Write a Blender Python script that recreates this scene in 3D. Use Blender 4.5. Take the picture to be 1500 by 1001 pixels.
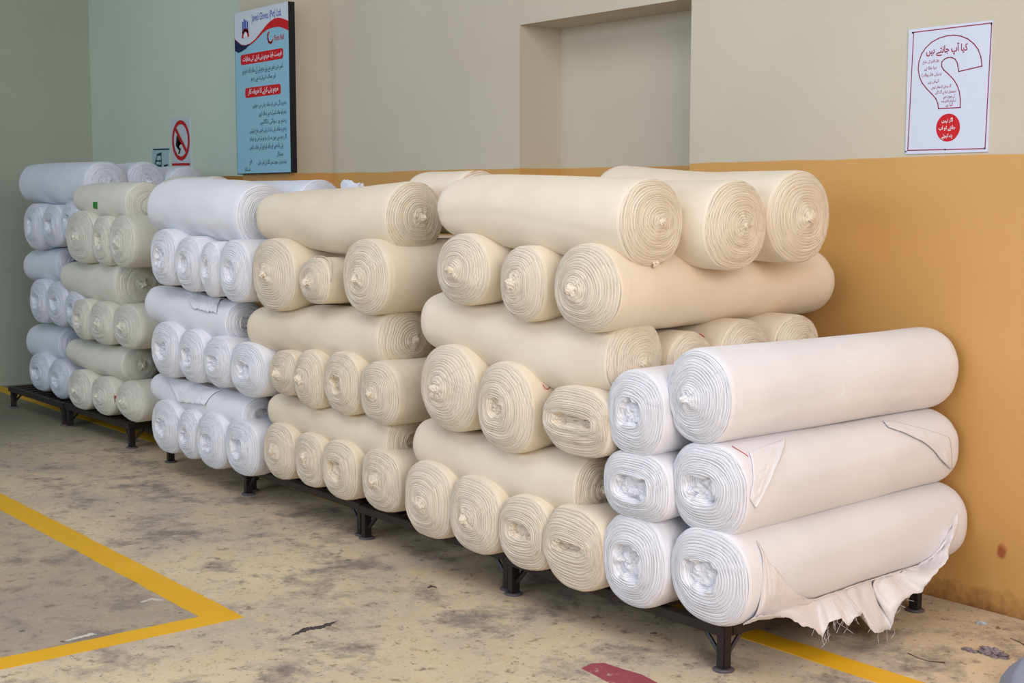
import bpy, bmesh, math
import numpy as np
from mathutils import Vector, Matrix

SC = bpy.context.scene
COL = SC.collection
for o in list(bpy.data.objects):
    bpy.data.objects.remove(o)
PI = math.pi

# ------------------------------------------------------------------ camera
EYE = np.array([0.0, 0.0, 1.6])
FOC = 2001.13
PITCH = math.radians(5.948)
HEAD = math.radians(38.493)
FWD = np.array([-math.cos(HEAD)*math.cos(PITCH), math.sin(HEAD)*math.cos(PITCH), -math.sin(PITCH)])
RGT = np.cross(FWD, [0, 0, 1.0]); RGT /= np.linalg.norm(RGT)
UPV = np.cross(RGT, FWD)
cam_data = bpy.data.cameras.new('camera')
cam = bpy.data.objects.new('camera', cam_data)
COL.objects.link(cam)
cam_data.sensor_width = 36.0
cam_data.sensor_fit = 'HORIZONTAL'
cam_data.lens = FOC/1500*36.0
cam_data.clip_end = 100
cam.matrix_world = Matrix(((RGT[0], UPV[0], -FWD[0], EYE[0]),
                           (RGT[1], UPV[1], -FWD[1], EYE[1]),
                           (RGT[2], UPV[2], -FWD[2], EYE[2]),
                           (0, 0, 0, 1)))
SC.camera = cam

# ------------------------------------------------------------------ light and exposure
SC.view_settings.view_transform = 'Standard'
SC.view_settings.look = 'None'
SC.view_settings.gamma = 1
SC.view_settings.use_curve_mapping = False
SC.view_settings.exposure = 0.14
world = bpy.data.worlds.new('world')
SC.world = world
world.use_nodes = True
bg = world.node_tree.nodes['Background']
bg.inputs[0].default_value = (0.82, 0.90, 1.0, 1)
bg.inputs[1].default_value = 0.11


def area(name, loc, target, sx, sy, power, color):
    d = bpy.data.lights.new(name, 'AREA')
    d.shape = 'RECTANGLE'
    d.size = sx
    d.size_y = sy
    d.energy = power
    d.color = color
    o = bpy.data.objects.new(name, d)
    COL.objects.link(o)
    o.location = loc
    o.rotation_euler = (Vector(target)-Vector(loc)).to_track_quat('-Z', 'Y').to_euler()
    return o


area('doorway_daylight', (2.8, 0.6, 3.3), (-4.4, 3.6, 0.6), 3.6, 3.0, 300, (1.0, 0.895, 0.86))
area('window_daylight', (-4.0, -5.0, 3.1), (-4.6, 4.0, 0.9), 7.0, 2.4, 265, (0.68, 0.83, 1.0))
area('ceiling_lights', (-4.0, 1.2, 4.6), (-4.2, 2.4, 0.0), 8.0, 2.4, 112, (0.98, 0.98, 1.0))

# ------------------------------------------------------------------ helpers


def ray(x, y):
    return FWD+RGT*(x-750.0)/FOC+UPV*(500.5-y)/FOC


def at(axis, val, x, y):
    """point on the plane coordinate[axis] = val that the picture shows at x, y"""
    d = ray(x, y)
    return EYE+d*(val-EYE[axis])/d[axis]


def mesh_obj(name, verts, faces, mat, parent=None, smooth=True, uv=None, origin=None):
    me = bpy.data.meshes.new(name)
    v = np.asarray(verts, dtype=float)
    if origin is not None:
        v = v-np.asarray(origin)
    me.from_pydata(v.tolist(), [], [tuple(int(i) for i in f) for f in faces])
    if uv is not None:
        lay = me.uv_layers.new(name='UVMap')
        idx = np.empty(len(me.loops), dtype=np.int32)
        me.loops.foreach_get('vertex_index', idx)
        lay.data.foreach_set('uv', np.asarray(uv, dtype=np.float32)[idx].ravel())
    if smooth:
        me.polygons.foreach_set('use_smooth', np.ones(len(me.polygons), dtype=bool))
    me.update()
    if mat:
        me.materials.append(mat)
    o = bpy.data.objects.new(name, me)
    COL.objects.link(o)
    if parent:
        o.parent = parent
    elif origin is not None:
        o.location = origin
    return o


def empty(name, loc):
    o = bpy.data.objects.new(name, None)
    COL.objects.link(o)
    o.location = [float(c) for c in loc]
    o.empty_display_size = 0.1
    return o


def tag(o, label, cat, group=None, kind=None):
    o['label'] = label
    o['category'] = cat
    if group:
        o['group'] = group
    if kind:
        o['kind'] = kind
    return o


class MB:
    """collects shapes into one mesh"""

    def __init__(self):
        self.v = []
        self.f = []

    def add(self, vs, fs):
        b = len(self.v)
        self.v += [tuple(float(c) for c in p) for p in vs]
        self.f += [tuple(int(i)+b for i in f) for f in fs]

    def box(self, x0, x1, y0, y1, z0, z1, bev=0.0):
        if bev <= 0:
            vs = [(x, y, z) for x in (x0, x1) for y in (y0, y1) for z in (z0, z1)]
            self.add(vs, [(0, 1, 3, 2), (4, 6, 7, 5), (0, 4, 5, 1), (2, 3, 7, 6), (0, 2, 6, 4), (1, 5, 7, 3)])
        else:
            bm = bmesh.new()
            bmesh.ops.create_cube(bm, size=1)
            for v in bm.verts:
                v.co = Vector(((x0+x1)/2+v.co.x*(x1-x0), (y0+y1)/2+v.co.y*(y1-y0), (z0+z1)/2+v.co.z*(z1-z0)))
            bmesh.ops.bevel(bm, geom=list(bm.edges), offset=bev, segments=2, affect='EDGES')
            bm.verts.index_update()
            self.add([v.co for v in bm.verts], [[v.index for v in f.verts] for f in bm.faces])
            bm.free()

    def tube(self, pts, rad, seg=8, close=True):
        pts = [Vector(p) for p in pts]
        rads = rad if hasattr(rad, '__len__') else [rad]*len(pts)
        vs = []
        fs = []
        for i, p in enumerate(pts):
            t = (pts[min(i+1, len(pts)-1)]-pts[max(i-1, 0)]).normalized()
            a = t.cross(Vector((0, 0, 1)))
            if a.length < 1e-3:
                a = Vector((1, 0, 0))
            a.normalize()
            b = t.cross(a)
            for k in range(seg):
                q = 2*PI*k/seg
                vs.append(p+(a*math.cos(q)+b*math.sin(q))*rads[i])
        for i in range(len(pts)-1):
            for k in range(seg):
                fs.append((i*seg+k, i*seg+(k+1) % seg, (i+1)*seg+(k+1) % seg, (i+1)*seg+k))
        if close:
            fs.append(tuple(range(seg))[::-1])
            fs.append(tuple((len(pts)-1)*seg+k for k in range(seg)))
        self.add(vs, fs)

    def build(self, name, mat, parent=None, smooth=False, origin=None):
        o = mesh_obj(name, self.v, self.f, mat, parent, smooth, origin=origin)
        bm = bmesh.new()
        bm.from_mesh(o.data)
        bmesh.ops.recalc_face_normals(bm, faces=bm.faces)
        bm.to_mesh(o.data)
        bm.free()
        return o


_rs = np.random.RandomState(7)
_LAT = _rs.rand(64, 64, 64)*2-1


def vnoise(p):
    """smooth value noise, p (...,3)"""
    p = np.asarray(p)
    i = np.floor(p).astype(int)
    f = p-i
    f = f*f*(3-2*f)
    r = 0
    for dx in (0, 1):
        wx = f[..., 0] if dx else 1-f[..., 0]
        for dy in (0, 1):
            wy = f[..., 1] if dy else 1-f[..., 1]
            for dz in (0, 1):
                wz = f[..., 2] if dz else 1-f[..., 2]
                r = r+wx*wy*wz*_LAT[(i[..., 0]+dx) % 64, (i[..., 1]+dy) % 64, (i[..., 2]+dz) % 64]
    return r

# ------------------------------------------------------------------ materials


def srgb(r, g, b):
    def c(u):
        u /= 255.0
        return u/12.92 if u <= 0.04045 else ((u+0.055)/1.055)**2.4
    return (c(r), c(g), c(b), 1)


def new_mat(name, rough=0.8, spec=0.3, metallic=0.0):
    m = bpy.data.materials.new(name)
    m.use_nodes = True
    nt = m.node_tree
    b = nt.nodes['Principled BSDF']
    b.inputs['Roughness'].default_value = rough
    b.inputs['Specular IOR Level'].default_value = spec
    b.inputs['Metallic'].default_value = metallic
    return m, nt, b


def N(nt, typ, **kw):
    n = nt.nodes.new(typ)
    for k, v in kw.items():
        if k.startswith('i_'):
            n.inputs[k[2:].replace('_', ' ')].default_value = v
        else:
            setattr(n, k, v)
    return n


def mixc(nt, fac, a, b, blend='MIX'):
    n = nt.nodes.new('ShaderNodeMix')
    n.data_type = 'RGBA'
    n.blend_type = blend
    n.clamp_factor = True
    for sock, val in ((n.inputs['Factor'], fac), (n.inputs['A'], a), (n.inputs['B'], b)):
        pass
    ins = [s for s in n.inputs if s.enabled]
    for s, val in zip(ins, (fac, a, b)):
        if hasattr(val, 'is_output'):
            nt.links.new(val, s)
        else:
            s.default_value = val
    return [s for s in n.outputs if s.enabled][0]


def ramp(nt, fac, stops):
    n = nt.nodes.new('ShaderNodeValToRGB')
    cr = n.color_ramp
    while len(cr.elements) < len(stops):
        cr.elements.new(0.5)
    for e, (p, c) in zip(cr.elements, stops):
        e.position = p
        e.color = c if len(c) == 4 else (*c, 1)
    nt.links.new(fac, n.inputs[0])
    return n.outputs[0]


def mth(nt, op, a, b=None, c=None):
    n = nt.nodes.new('ShaderNodeMath')
    n.operation = op
    for s, val in zip(n.inputs, (a, b, c)):
        if val is None:
            continue
        if hasattr(val, 'is_output'):
            nt.links.new(val, s)
        else:
            s.default_value = val
    return n.outputs[0]


def noise(nt, vec, scale, detail=4, rough=0.6, dist=0.0):
    n = nt.nodes.new('ShaderNodeTexNoise')
    n.inputs['Scale'].default_value = scale
    n.inputs['Detail'].default_value = detail
    n.inputs['Roughness'].default_value = rough
    n.inputs['Distortion'].default_value = dist
    if vec is not None:
        nt.links.new(vec, n.inputs['Vector'])
    return n.outputs[0]


def geo_pos(nt):
    return nt.nodes.new('ShaderNodeNewGeometry').outputs['Position']


def mapping(nt, vec, scale=(1, 1, 1), rot=(0, 0, 0)):
    n = nt.nodes.new('ShaderNodeMapping')
    n.inputs['Scale'].default_value = scale
    n.inputs['Rotation'].default_value = rot
    nt.links.new(vec, n.inputs['Vector'])
    return n.outputs[0]


def bump(nt, bsdf, height, strength=0.5, dist=0.01, prev=None):
    n = nt.nodes.new('ShaderNodeBump')
    n.inputs['Strength'].default_value = strength
    n.inputs['Distance'].default_value = dist
    nt.links.new(height, n.inputs['Height'])
    if prev is not None:
        nt.links.new(prev, n.inputs['Normal'])
    nt.links.new(n.outputs[0], bsdf.inputs['Normal'])
    return n.outputs[0]


def fabric(name, col, var, rolled=False):
    m, nt, b = new_mat(name, 0.9, 0.15)
    b.inputs['Sheen Weight'].default_value = 0.12
    oi = nt.nodes.new('ShaderNodeObjectInfo')
    tc = nt.nodes.new('ShaderNodeTexCoord').outputs['Object']
    big = noise(nt, tc, 3.0, 3, 0.5)
    c = mixc(nt, ramp(nt, big, [(0.35, (0, 0, 0)), (0.7, (1, 1, 1))]), col, var)
    fine = noise(nt, mapping(nt, tc, (1, 1, 1)), 420, 2, 0.6)
    if rolled:
        uv = nt.nodes.new('ShaderNodeUVMap').outputs[0]
        sep = nt.nodes.new('ShaderNodeSeparateXYZ')
        nt.links.new(uv, sep.inputs[0])
        wob = noise(nt, tc, 9, 2, 0.5)
        ph = mth(nt, 'ADD', mth(nt, 'MULTIPLY', sep.outputs[1], 34.0), mth(nt, 'ADD', sep.outputs[0], mth(nt, 'MULTIPLY', wob, 1.1)))
        w = mth(nt, 'ABSOLUTE', mth(nt, 'SINE', mth(nt, 'MULTIPLY', ph, PI)))
        w = mth(nt, 'POWER', w, 0.35)
        nb = bump(nt, b, w, 0.85, 0.0034)
        bump(nt, b, fine, 0.25, 0.0012, nb)
    else:
        soft = noise(nt, mapping(nt, tc, (1, 1, 1)), 9, 4, 0.55)
        nb = bump(nt, b, soft, 0.25, 0.006)
        bump(nt, b, fine, 0.35, 0.001, nb)
    nt.links.new(c, b.inputs['Base Color'])
    return m


FAB = {}
for key, c1, c2 in [('cream', srgb(231, 218, 197), srgb(223, 208, 185)),
                    ('white', srgb(233, 233, 237), srgb(225, 225, 230)),
                    ('dull', srgb(226, 224, 212), srgb(216, 213, 200)),
                    ('blue', srgb(224, 227, 236), srgb(214, 218, 229)),
                    ('oat', srgb(230, 217, 194), srgb(221, 206, 181))]:
    FAB[key] = (fabric(key+'_knit', c1, c2), fabric(key+'_knit_layers', c1, c2, True))

# black painted steel
M_STEEL, nt, b = new_mat('black_painted_steel', 0.45, 0.5)
p = geo_pos(nt)
c = mixc(nt, ramp(nt, noise(nt, p, 14, 5, 0.7), [(0.58, (0, 0, 0)), (0.72, (1, 1, 1))]), srgb(30, 24, 26), srgb(74, 46, 38))
nt.links.new(c, b.inputs['Base Color'])
bump(nt, b, noise(nt, p, 60, 3), 0.3, 0.002)

M_FOOT, nt, b = new_mat('worn_steel_foot', 0.5, 0.5)
c = mixc(nt, noise(nt, geo_pos(nt), 40, 4, 0.7), srgb(48, 46, 52), srgb(120, 116, 118))
nt.links.new(c, b.inputs['Base Color'])


def floor_nodes(nt, b, paint=None, wear=0.5):
    p = geo_pos(nt)
    n1 = noise(nt, p, 0.8, 6, 0.6, 0.15)
    n2 = noise(nt, p, 3.1, 9, 0.72, 0.12)
    n3 = noise(nt, mapping(nt, p, (1, 1, 1), (0, 0, 0.7)), 13, 8, 0.74)
    n4 = noise(nt, p, 95, 4, 0.7)
    n5 = noise(nt, p, 38, 5, 0.7)
    base = ramp(nt, n1, [(0.34, srgb(182, 170, 154)), (0.5, srgb(212, 192, 162)), (0.64, srgb(226, 205, 170))])
    base = mixc(nt, ramp(nt, n2, [(0.36, (0.85, 0.85, 0.85)), (0.50, (0, 0, 0))]), base, srgb(128, 120, 114))
    base = mixc(nt, ramp(nt, n2, [(0.54, (0, 0, 0)), (0.66, (0.7, 0.7, 0.7))]), base, srgb(216, 190, 148))
    base = mixc(nt, ramp(nt, n3, [(0.56, (0, 0, 0)), (0.64, (0.75, 0.75, 0.75))]), base, srgb(122, 104, 90))
    base = mixc(nt, ramp(nt, n3, [(0.32, (0.75, 0.75, 0.75)), (0.42, (0, 0, 0))]), base, srgb(222, 208, 182))
    base = mixc(nt, ramp(nt, n5, [(0.60, (0, 0, 0)), (0.66, (0.8, 0.8, 0.8))]), base, srgb(112, 98, 86))
    base = mixc(nt, ramp(nt, n5, [(0.30, (0.8, 0.8, 0.8)), (0.38, (0, 0, 0))]), base, srgb(230, 216, 190))
    base = mixc(nt, ramp(nt, n4, [(0.62, (0, 0, 0)), (0.70, (0.5, 0.5, 0.5))]), base, srgb(104, 92, 82))
    # scattered dark chips
    vo = nt.nodes.new('ShaderNodeTexVoronoi')
    vo.inputs['Scale'].default_value = 4.2
    vo.inputs['Randomness'].default_value = 1
    nt.links.new(mapping(nt, p, (1, 1, 0.01)), vo.inputs['Vector'])
    dd = mth(nt, 'ADD', vo.outputs['Distance'], mth(nt, 'MULTIPLY', mth(nt, 'SUBTRACT', n3, 0.35), 0.45))
    base = mixc(nt, ramp(nt, dd, [(0.095, (0.85, 0.85, 0.85)), (0.115, (0, 0, 0))]), base, srgb(74, 68, 66))
    # floor colour turns darker and green-grey towards the far end
    sx = nt.nodes.new('ShaderNodeSeparateXYZ')
    nt.links.new(p, sx.inputs[0])
    far = mth(nt, 'ADD', mth(nt, 'MULTIPLY', sx.outputs[0], -0.5), mth(nt, 'MULTIPLY', n2, 1.2))
    base = mixc(nt, ramp(nt, mth(nt, 'SUBTRACT', far, 4.6), [(0.2, (0, 0, 0)), (0.9, (0.85, 0.85, 0.85))]), base, srgb(116, 122, 106))
    ins = mth(nt, 'MULTIPLY', mth(nt, 'LESS_THAN', sx.outputs[0], -4.72), mth(nt, 'LESS_THAN', sx.outputs[1], 2.28))
    ins2 = mth(nt, 'MULTIPLY', ins, mth(nt, 'GREATER_THAN', mth(nt, 'ADD', sx.outputs[1], 0.0), 1.46))
    base = mixc(nt, mth(nt, 'MULTIPLY', ins2, mth(nt, 'ADD', 0.18, mth(nt, 'MULTIPLY', n2, 0.5))), base, srgb(128, 116, 106))
    rough = 0.62
    if paint:
        keep = ramp(nt, mth(nt, 'ADD', mth(nt, 'MULTIPLY', n3, 0.6), mth(nt, 'MULTIPLY', n2, 0.4)), [(wear, (0.12, 0.12, 0.12)), (wear+0.07, (1, 1, 1))])
        pc = mixc(nt, n2, paint[0], paint[1])
        base = mixc(nt, keep, base, pc)
    nt.links.new(base, b.inputs['Base Color'])
    b.inputs['Roughness'].default_value = rough
    h = mth(nt, 'ADD', mth(nt, 'MULTIPLY', n3, 0.6), mth(nt, 'MULTIPLY', n2, 0.8))
    bump(nt, b, h, 0.35, 0.008)


M_FLOOR, nt, b = new_mat('worn_concrete', 0.6, 0.35)
floor_nodes(nt, b)
M_YEL, nt, b = new_mat('yellow_floor_paint', 0.6, 0.4)
floor_nodes(nt, b, (srgb(222, 164, 12), srgb(238, 186, 30)), 0.33)
M_RED, nt, b = new_mat('faded_red_floor_paint', 0.6, 0.35)
floor_nodes(nt, b, (srgb(168, 84, 92), srgb(150, 66, 76)), 0.40)


def wall_mat(name, upper, upper2, lower=None, lower2=None, stains=False):
    m, nt, b = new_mat(name, 0.75, 0.3)
    p = geo_pos(nt)
    n1 = noise(nt, p, 1.1, 4, 0.5)
    c = mixc(nt, ramp(nt, n1, [(0.35, (0, 0, 0)), (0.65, (1, 1, 1))]), upper, upper2)
    sp = noise(nt, p, 22, 4, 0.6)
    c = mixc(nt, ramp(nt, sp, [(0.70, (0, 0, 0)), (0.76, (0.25, 0.25, 0.25))]), c, srgb(150, 140, 120))
    if lower:
        sx = nt.nodes.new('ShaderNodeSeparateXYZ')
        nt.links.new(p, sx.inputs[0])
        z = sx.outputs[2]
        l = mixc(nt, n1, lower, lower2)
        lown = noise(nt, p, 9, 6, 0.7)
        near = ramp(nt, mth(nt, 'ADD', z, mth(nt, 'MULTIPLY', lown, 0.22)), [(0.10, (0.9, 0.9, 0.9)), (0.20, (0, 0, 0))])
        if stains:
            l = mixc(nt, near, l, srgb(120, 78, 44))
            # rusty blot
            cmb = nt.nodes.new('ShaderNodeVectorMath')
            cmb.operation = 'DISTANCE'
            sc_ = mapping(nt, p, (1.5, 1, 1))
            cmb.inputs[1].default_value = (-2.862*1.5, 4.69, 0.248)
            nt.links.new(sc_, cmb.inputs[0])
            d = mth(nt, 'ADD', cmb.outputs['Value'], mth(nt, 'MULTIPLY', noise(nt, p, 45, 4, 0.7), 0.045))
            l = mixc(nt, ramp(nt, d, [(0.040, (0.85, 0.85, 0.85)), (0.060, (0, 0, 0))]), l, srgb(150, 72, 48))
            l = mixc(nt, ramp(nt, lown, [(0.66, (0, 0, 0)), (0.78, (0.35, 0.35, 0.35))]), l, srgb(216, 176, 112))
        edge = mth(nt, 'ADD', z, mth(nt, 'MULTIPLY', mth(nt, 'SUBTRACT', noise(nt, p, 2.2, 3), 0.5), 0.02))
        mask = ramp(nt, mth(nt, 'SUBTRACT', edge, 1.2673), [(0.5, (0, 0, 0)), (0.504, (1, 1, 1))])
        c = mixc(nt, mask, l, c)
        rgh = ramp(nt, mask, [(0, (0.42, 0.42, 0.42)), (1, (0.8, 0.8, 0.8))])
        nt.links.new(rgh, b.inputs['Roughness'])
        hb = mth(nt, 'ADD', mth(nt, 'MULTIPLY', noise(nt, p, 5, 5, 0.6), 0.7), mth(nt, 'MULTIPLY', mth(nt, 'MULTIPLY', lown, near), 2.0))
        bump(nt, b, hb, 0.35, 0.012)
    else:
        bump(nt, b, noise(nt, p, 5, 5, 0.6), 0.25, 0.01)
    nt.links.new(c, b.inputs['Base Color'])
    return m


M_WALL = wall_mat('cream_over_ochre_wall_paint', srgb(200, 193, 174), srgb(195, 187, 168), srgb(208, 162, 100), srgb(199, 152, 88), True)
M_GREEN = wall_mat('pale_green_wall', srgb(214, 224, 206), srgb(208, 219, 202), srgb(190, 135, 60), srgb(182, 128, 54))  # rear left wall: pale green above, ochre band below
M_GREY = wall_mat('grey_green_wall_paint', srgb(172, 180, 166), srgb(166, 174, 160))


def flat(name, col, rough=0.6, spec=0.4):
    m, nt, b = new_mat(name, rough, spec)
    c = mixc(nt, noise(nt, geo_pos(nt), 30, 3), col, tuple(x*0.94 for x in col[:3])+(1,))
    nt.links.new(c, b.inputs['Base Color'])
    return m


# ------------------------------------------------------------------ setting
YW = 4.69      # face of the back wall
ZT = 4.8


def struct(name, mb, mat):
    o = mb.build(name, mat)
    o['kind'] = 'structure'
    return o


m = MB(); m.box(-12.6, 4.0, -6.0, 5.6, -0.12, 0.0); struct('floor', m, M_FLOOR)
m = MB()
m.box(-4.555, 4.0, YW, YW+0.55, 0, ZT)                      # right of the niche
m.box(-7.79, -5.83, YW, YW+0.55, 0, ZT)                     # between pier and niche
m.box(-5.83, -4.555, YW+0.29, YW+0.55, 0, 2.532)            # back of the niche
m.box(-5.83, -4.555, YW, YW+0.55, 2.532, ZT)                # over the niche
struct('wall_back', m, M_WALL)
m = MB(); m.box(-8.435, -7.787, 4.376, 5.24, 0, ZT); struct('wall_pier', m, M_WALL)
m = MB(); m.box(-12.0, -8.435, YW, 5.24, 0, ZT); struct('wall_rear_left', m, M_GREEN)
m = MB(); m.box(-12.3, -11.86, -6.0, YW, 0, ZT); struct('wall_left', m, M_GREY)

# painted lines on the floor


def strip(name, pts, mat, label, cat='floor marking', group=None, z=0.0016):
    c = np.mean(np.array(pts), axis=0)
    me = MB()
    n = len(pts)
    me.add([(x, y, 0.0) for x, y in pts]+[(x, y, z) for x, y in pts],
           [tuple(range(n))[::-1], tuple(range(n, 2*n))]+[(i, (i+1) % n, n+(i+1) % n, n+i) for i in range(n)])
    o = me.build(name, mat, origin=(c[0], c[1], 0))
    tag(o, label, cat, group)
    return o


def jag(p0, p1, n, amp, seed):
    r = np.random.RandomState(seed)
    out = []
    d = np.array(p1)-np.array(p0)
    L = np.linalg.norm(d)
    nrm = np.array([-d[1], d[0]])/L
    for i in range(n+1):
        out.append(tuple(np.array(p0)+d*i/n+nrm*(r.rand()-0.5)*amp))
    return out


cor = [(-4.637, 2.382), (-4.757, 2.248)]
pts = jag((-12.0, 2.382), (-4.637, 2.382), 90, 0.006, 1)
pts += jag((-4.77, 1.43), (-4.77, 1.43), 0, 0, 1)[:0]
e0 = at(2, 0, 358, 905); e1 = at(2, 0, -140, 1012); e2 = at(2, 0, -140, 994); e3 = at(2, 0, 292, 904)
inner = [(e3[0], e3[1])]
pts = jag((-12.0, 2.39), (e0[0], e0[1]), 90, 0.006, 1)+jag((e0[0], e0[1]), (e1[0], e1[1]), 16, 0.005, 2)[1:] \
    + jag((e2[0], e2[1]), (e3[0], e3[1]), 16, 0.005, 3)+jag((e3[0], e3[1]), (-12.0, 2.255), 90, 0.006, 4)[1:]
strip('floor_line', pts, M_YEL, 'yellow L-shaped painted line with a sharp corner on the open concrete floor')
pts = jag((-11.84, 3.81), (1.0, 3.81), 120, 0.006, 5)+jag((1.0, 3.69), (-11.84, 3.69), 120, 0.006, 6)
strip('floor_line', pts, M_YEL, 'straight yellow painted line running under the black pallets')
q = [at(2, 0, *p)[:2] for p in [(852, 980), (866, 973), (885, 972), (912, 981), (940, 989), (968, 1004), (1000, 1020), (930, 1024), (894, 1002), (872, 990)]]
strip('floor_patch', [tuple(p) for p in q], M_RED, 'faded red painted patch on the floor at the bottom edge', 'floor marking')

# ------------------------------------------------------------------ steel pallets under the stacks
ZP = 0.165


def pallet(x0, x1, y0, y1, label, zt=ZP):
    r = empty('steel_pallet', ((x0+x1)/2, (y0+y1)/2, 0))
    tag(r, label, 'pallet', 'black steel pallets under the fabric rolls')
    org = np.array(r.location)
    t = 0.04
    m = MB()
    m.box(x0, x1, y0, y0+t, zt-0.04, zt-0.002, 0.003)
    m.box(x0, x1, y1-t, y1, zt-0.04, zt-0.002, 0.003)
    m.box(x0, x0+t, y0+t, y1-t, zt-0.04, zt-0.002, 0.003)
    m.box(x1-t, x1, y0+t, y1-t, zt-0.04, zt-0.002, 0.003)
    m.v = [tuple(np.array(v)-org) for v in m.v]
    m.build('frame', M_STEEL, r)
    nn = 9
    for i in range(nn):
        xc = x0+t+(x1-x0-2*t)*(i+0.5)/nn
        m = MB(); m.box(xc-0.02, xc+0.02, y0+t, y1-t, zt-0.022, zt-0.004)
        m.v = [tuple(np.array(v)-org) for v in m.v]
        m.build('slat', M_STEEL, r)
    for sx, lx in ((1, x0+0.03), (-1, x1-0.03)):
        for sy, ly in ((1, y0+0.03), (-1, y1-0.03)):
            m = MB()
            m.box(lx-0.019, lx+0.019, ly-0.019, ly+0.019, 0.008, zt-0.04, 0.004)
            m.v = [tuple(np.array(v)-org) for v in m.v]
            leg = m.build('leg', M_STEEL, r)
            m = MB()
            m.tube([(lx, ly, 0.0), (lx, ly, 0.005), (lx, ly, 0.009)], [0.036, 0.038, 0.032], 24)
            m.v = [tuple(np.array(v)-org) for v in m.v]
            m.build('foot', M_FOOT, leg)
            m = MB()
            z1 = zt-0.045; z0 = zt-0.11
            for ax in (0, 1):
                dv = np.array([sx, 0, 0]) if ax == 0 else np.array([0, sy, 0])
                a = np.array([lx, ly, z0])+dv*0.02
                bb = np.array([lx, ly, z1])+dv*0.085
                m.tube([a, bb], 0.008, 6)
            m.v = [tuple(np.array(v)-org) for v in m.v]
            m.build('brace', M_STEEL, leg)
    return r


pallet(-4.27, -3.06, 3.35, 4.50, 'black steel pallet under the short stack of white rolls at right')
pallet(-5.425, -4.28, 3.38, 4.50, 'black steel pallet under the left half of the tall cream stack')
pallet(-6.65, -5.435, 3.40, 4.50, 'black steel pallet under the smaller cream stack')
pallet(-7.77, -6.66, 3.46, 4.55, 'black steel pallet under the white stack in the middle')
pallet(-9.45, -8.32, 3.47, 4.60, 'black steel pallet under the dull off-white stack')
pallet(-10.60, -9.46, 3.46, 4.60, 'leftmost black steel pallet, its empty left end showing bare slats')

# ------------------------------------------------------------------ fabric rolls


def gsm(a, k):
    if k <= 0:
        return a
    x = np.arange(-3*k, 3*k+1)
    w = np.exp(-x*x/(2.0*k*k)); w /= w.sum()
    ap = np.concatenate([2*a[0]-a[1:3*k+1][::-1], a, 2*a[-1]-a[-3*k-1:-1][::-1]])
    return np.convolve(ap, w, 'valid')


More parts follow.
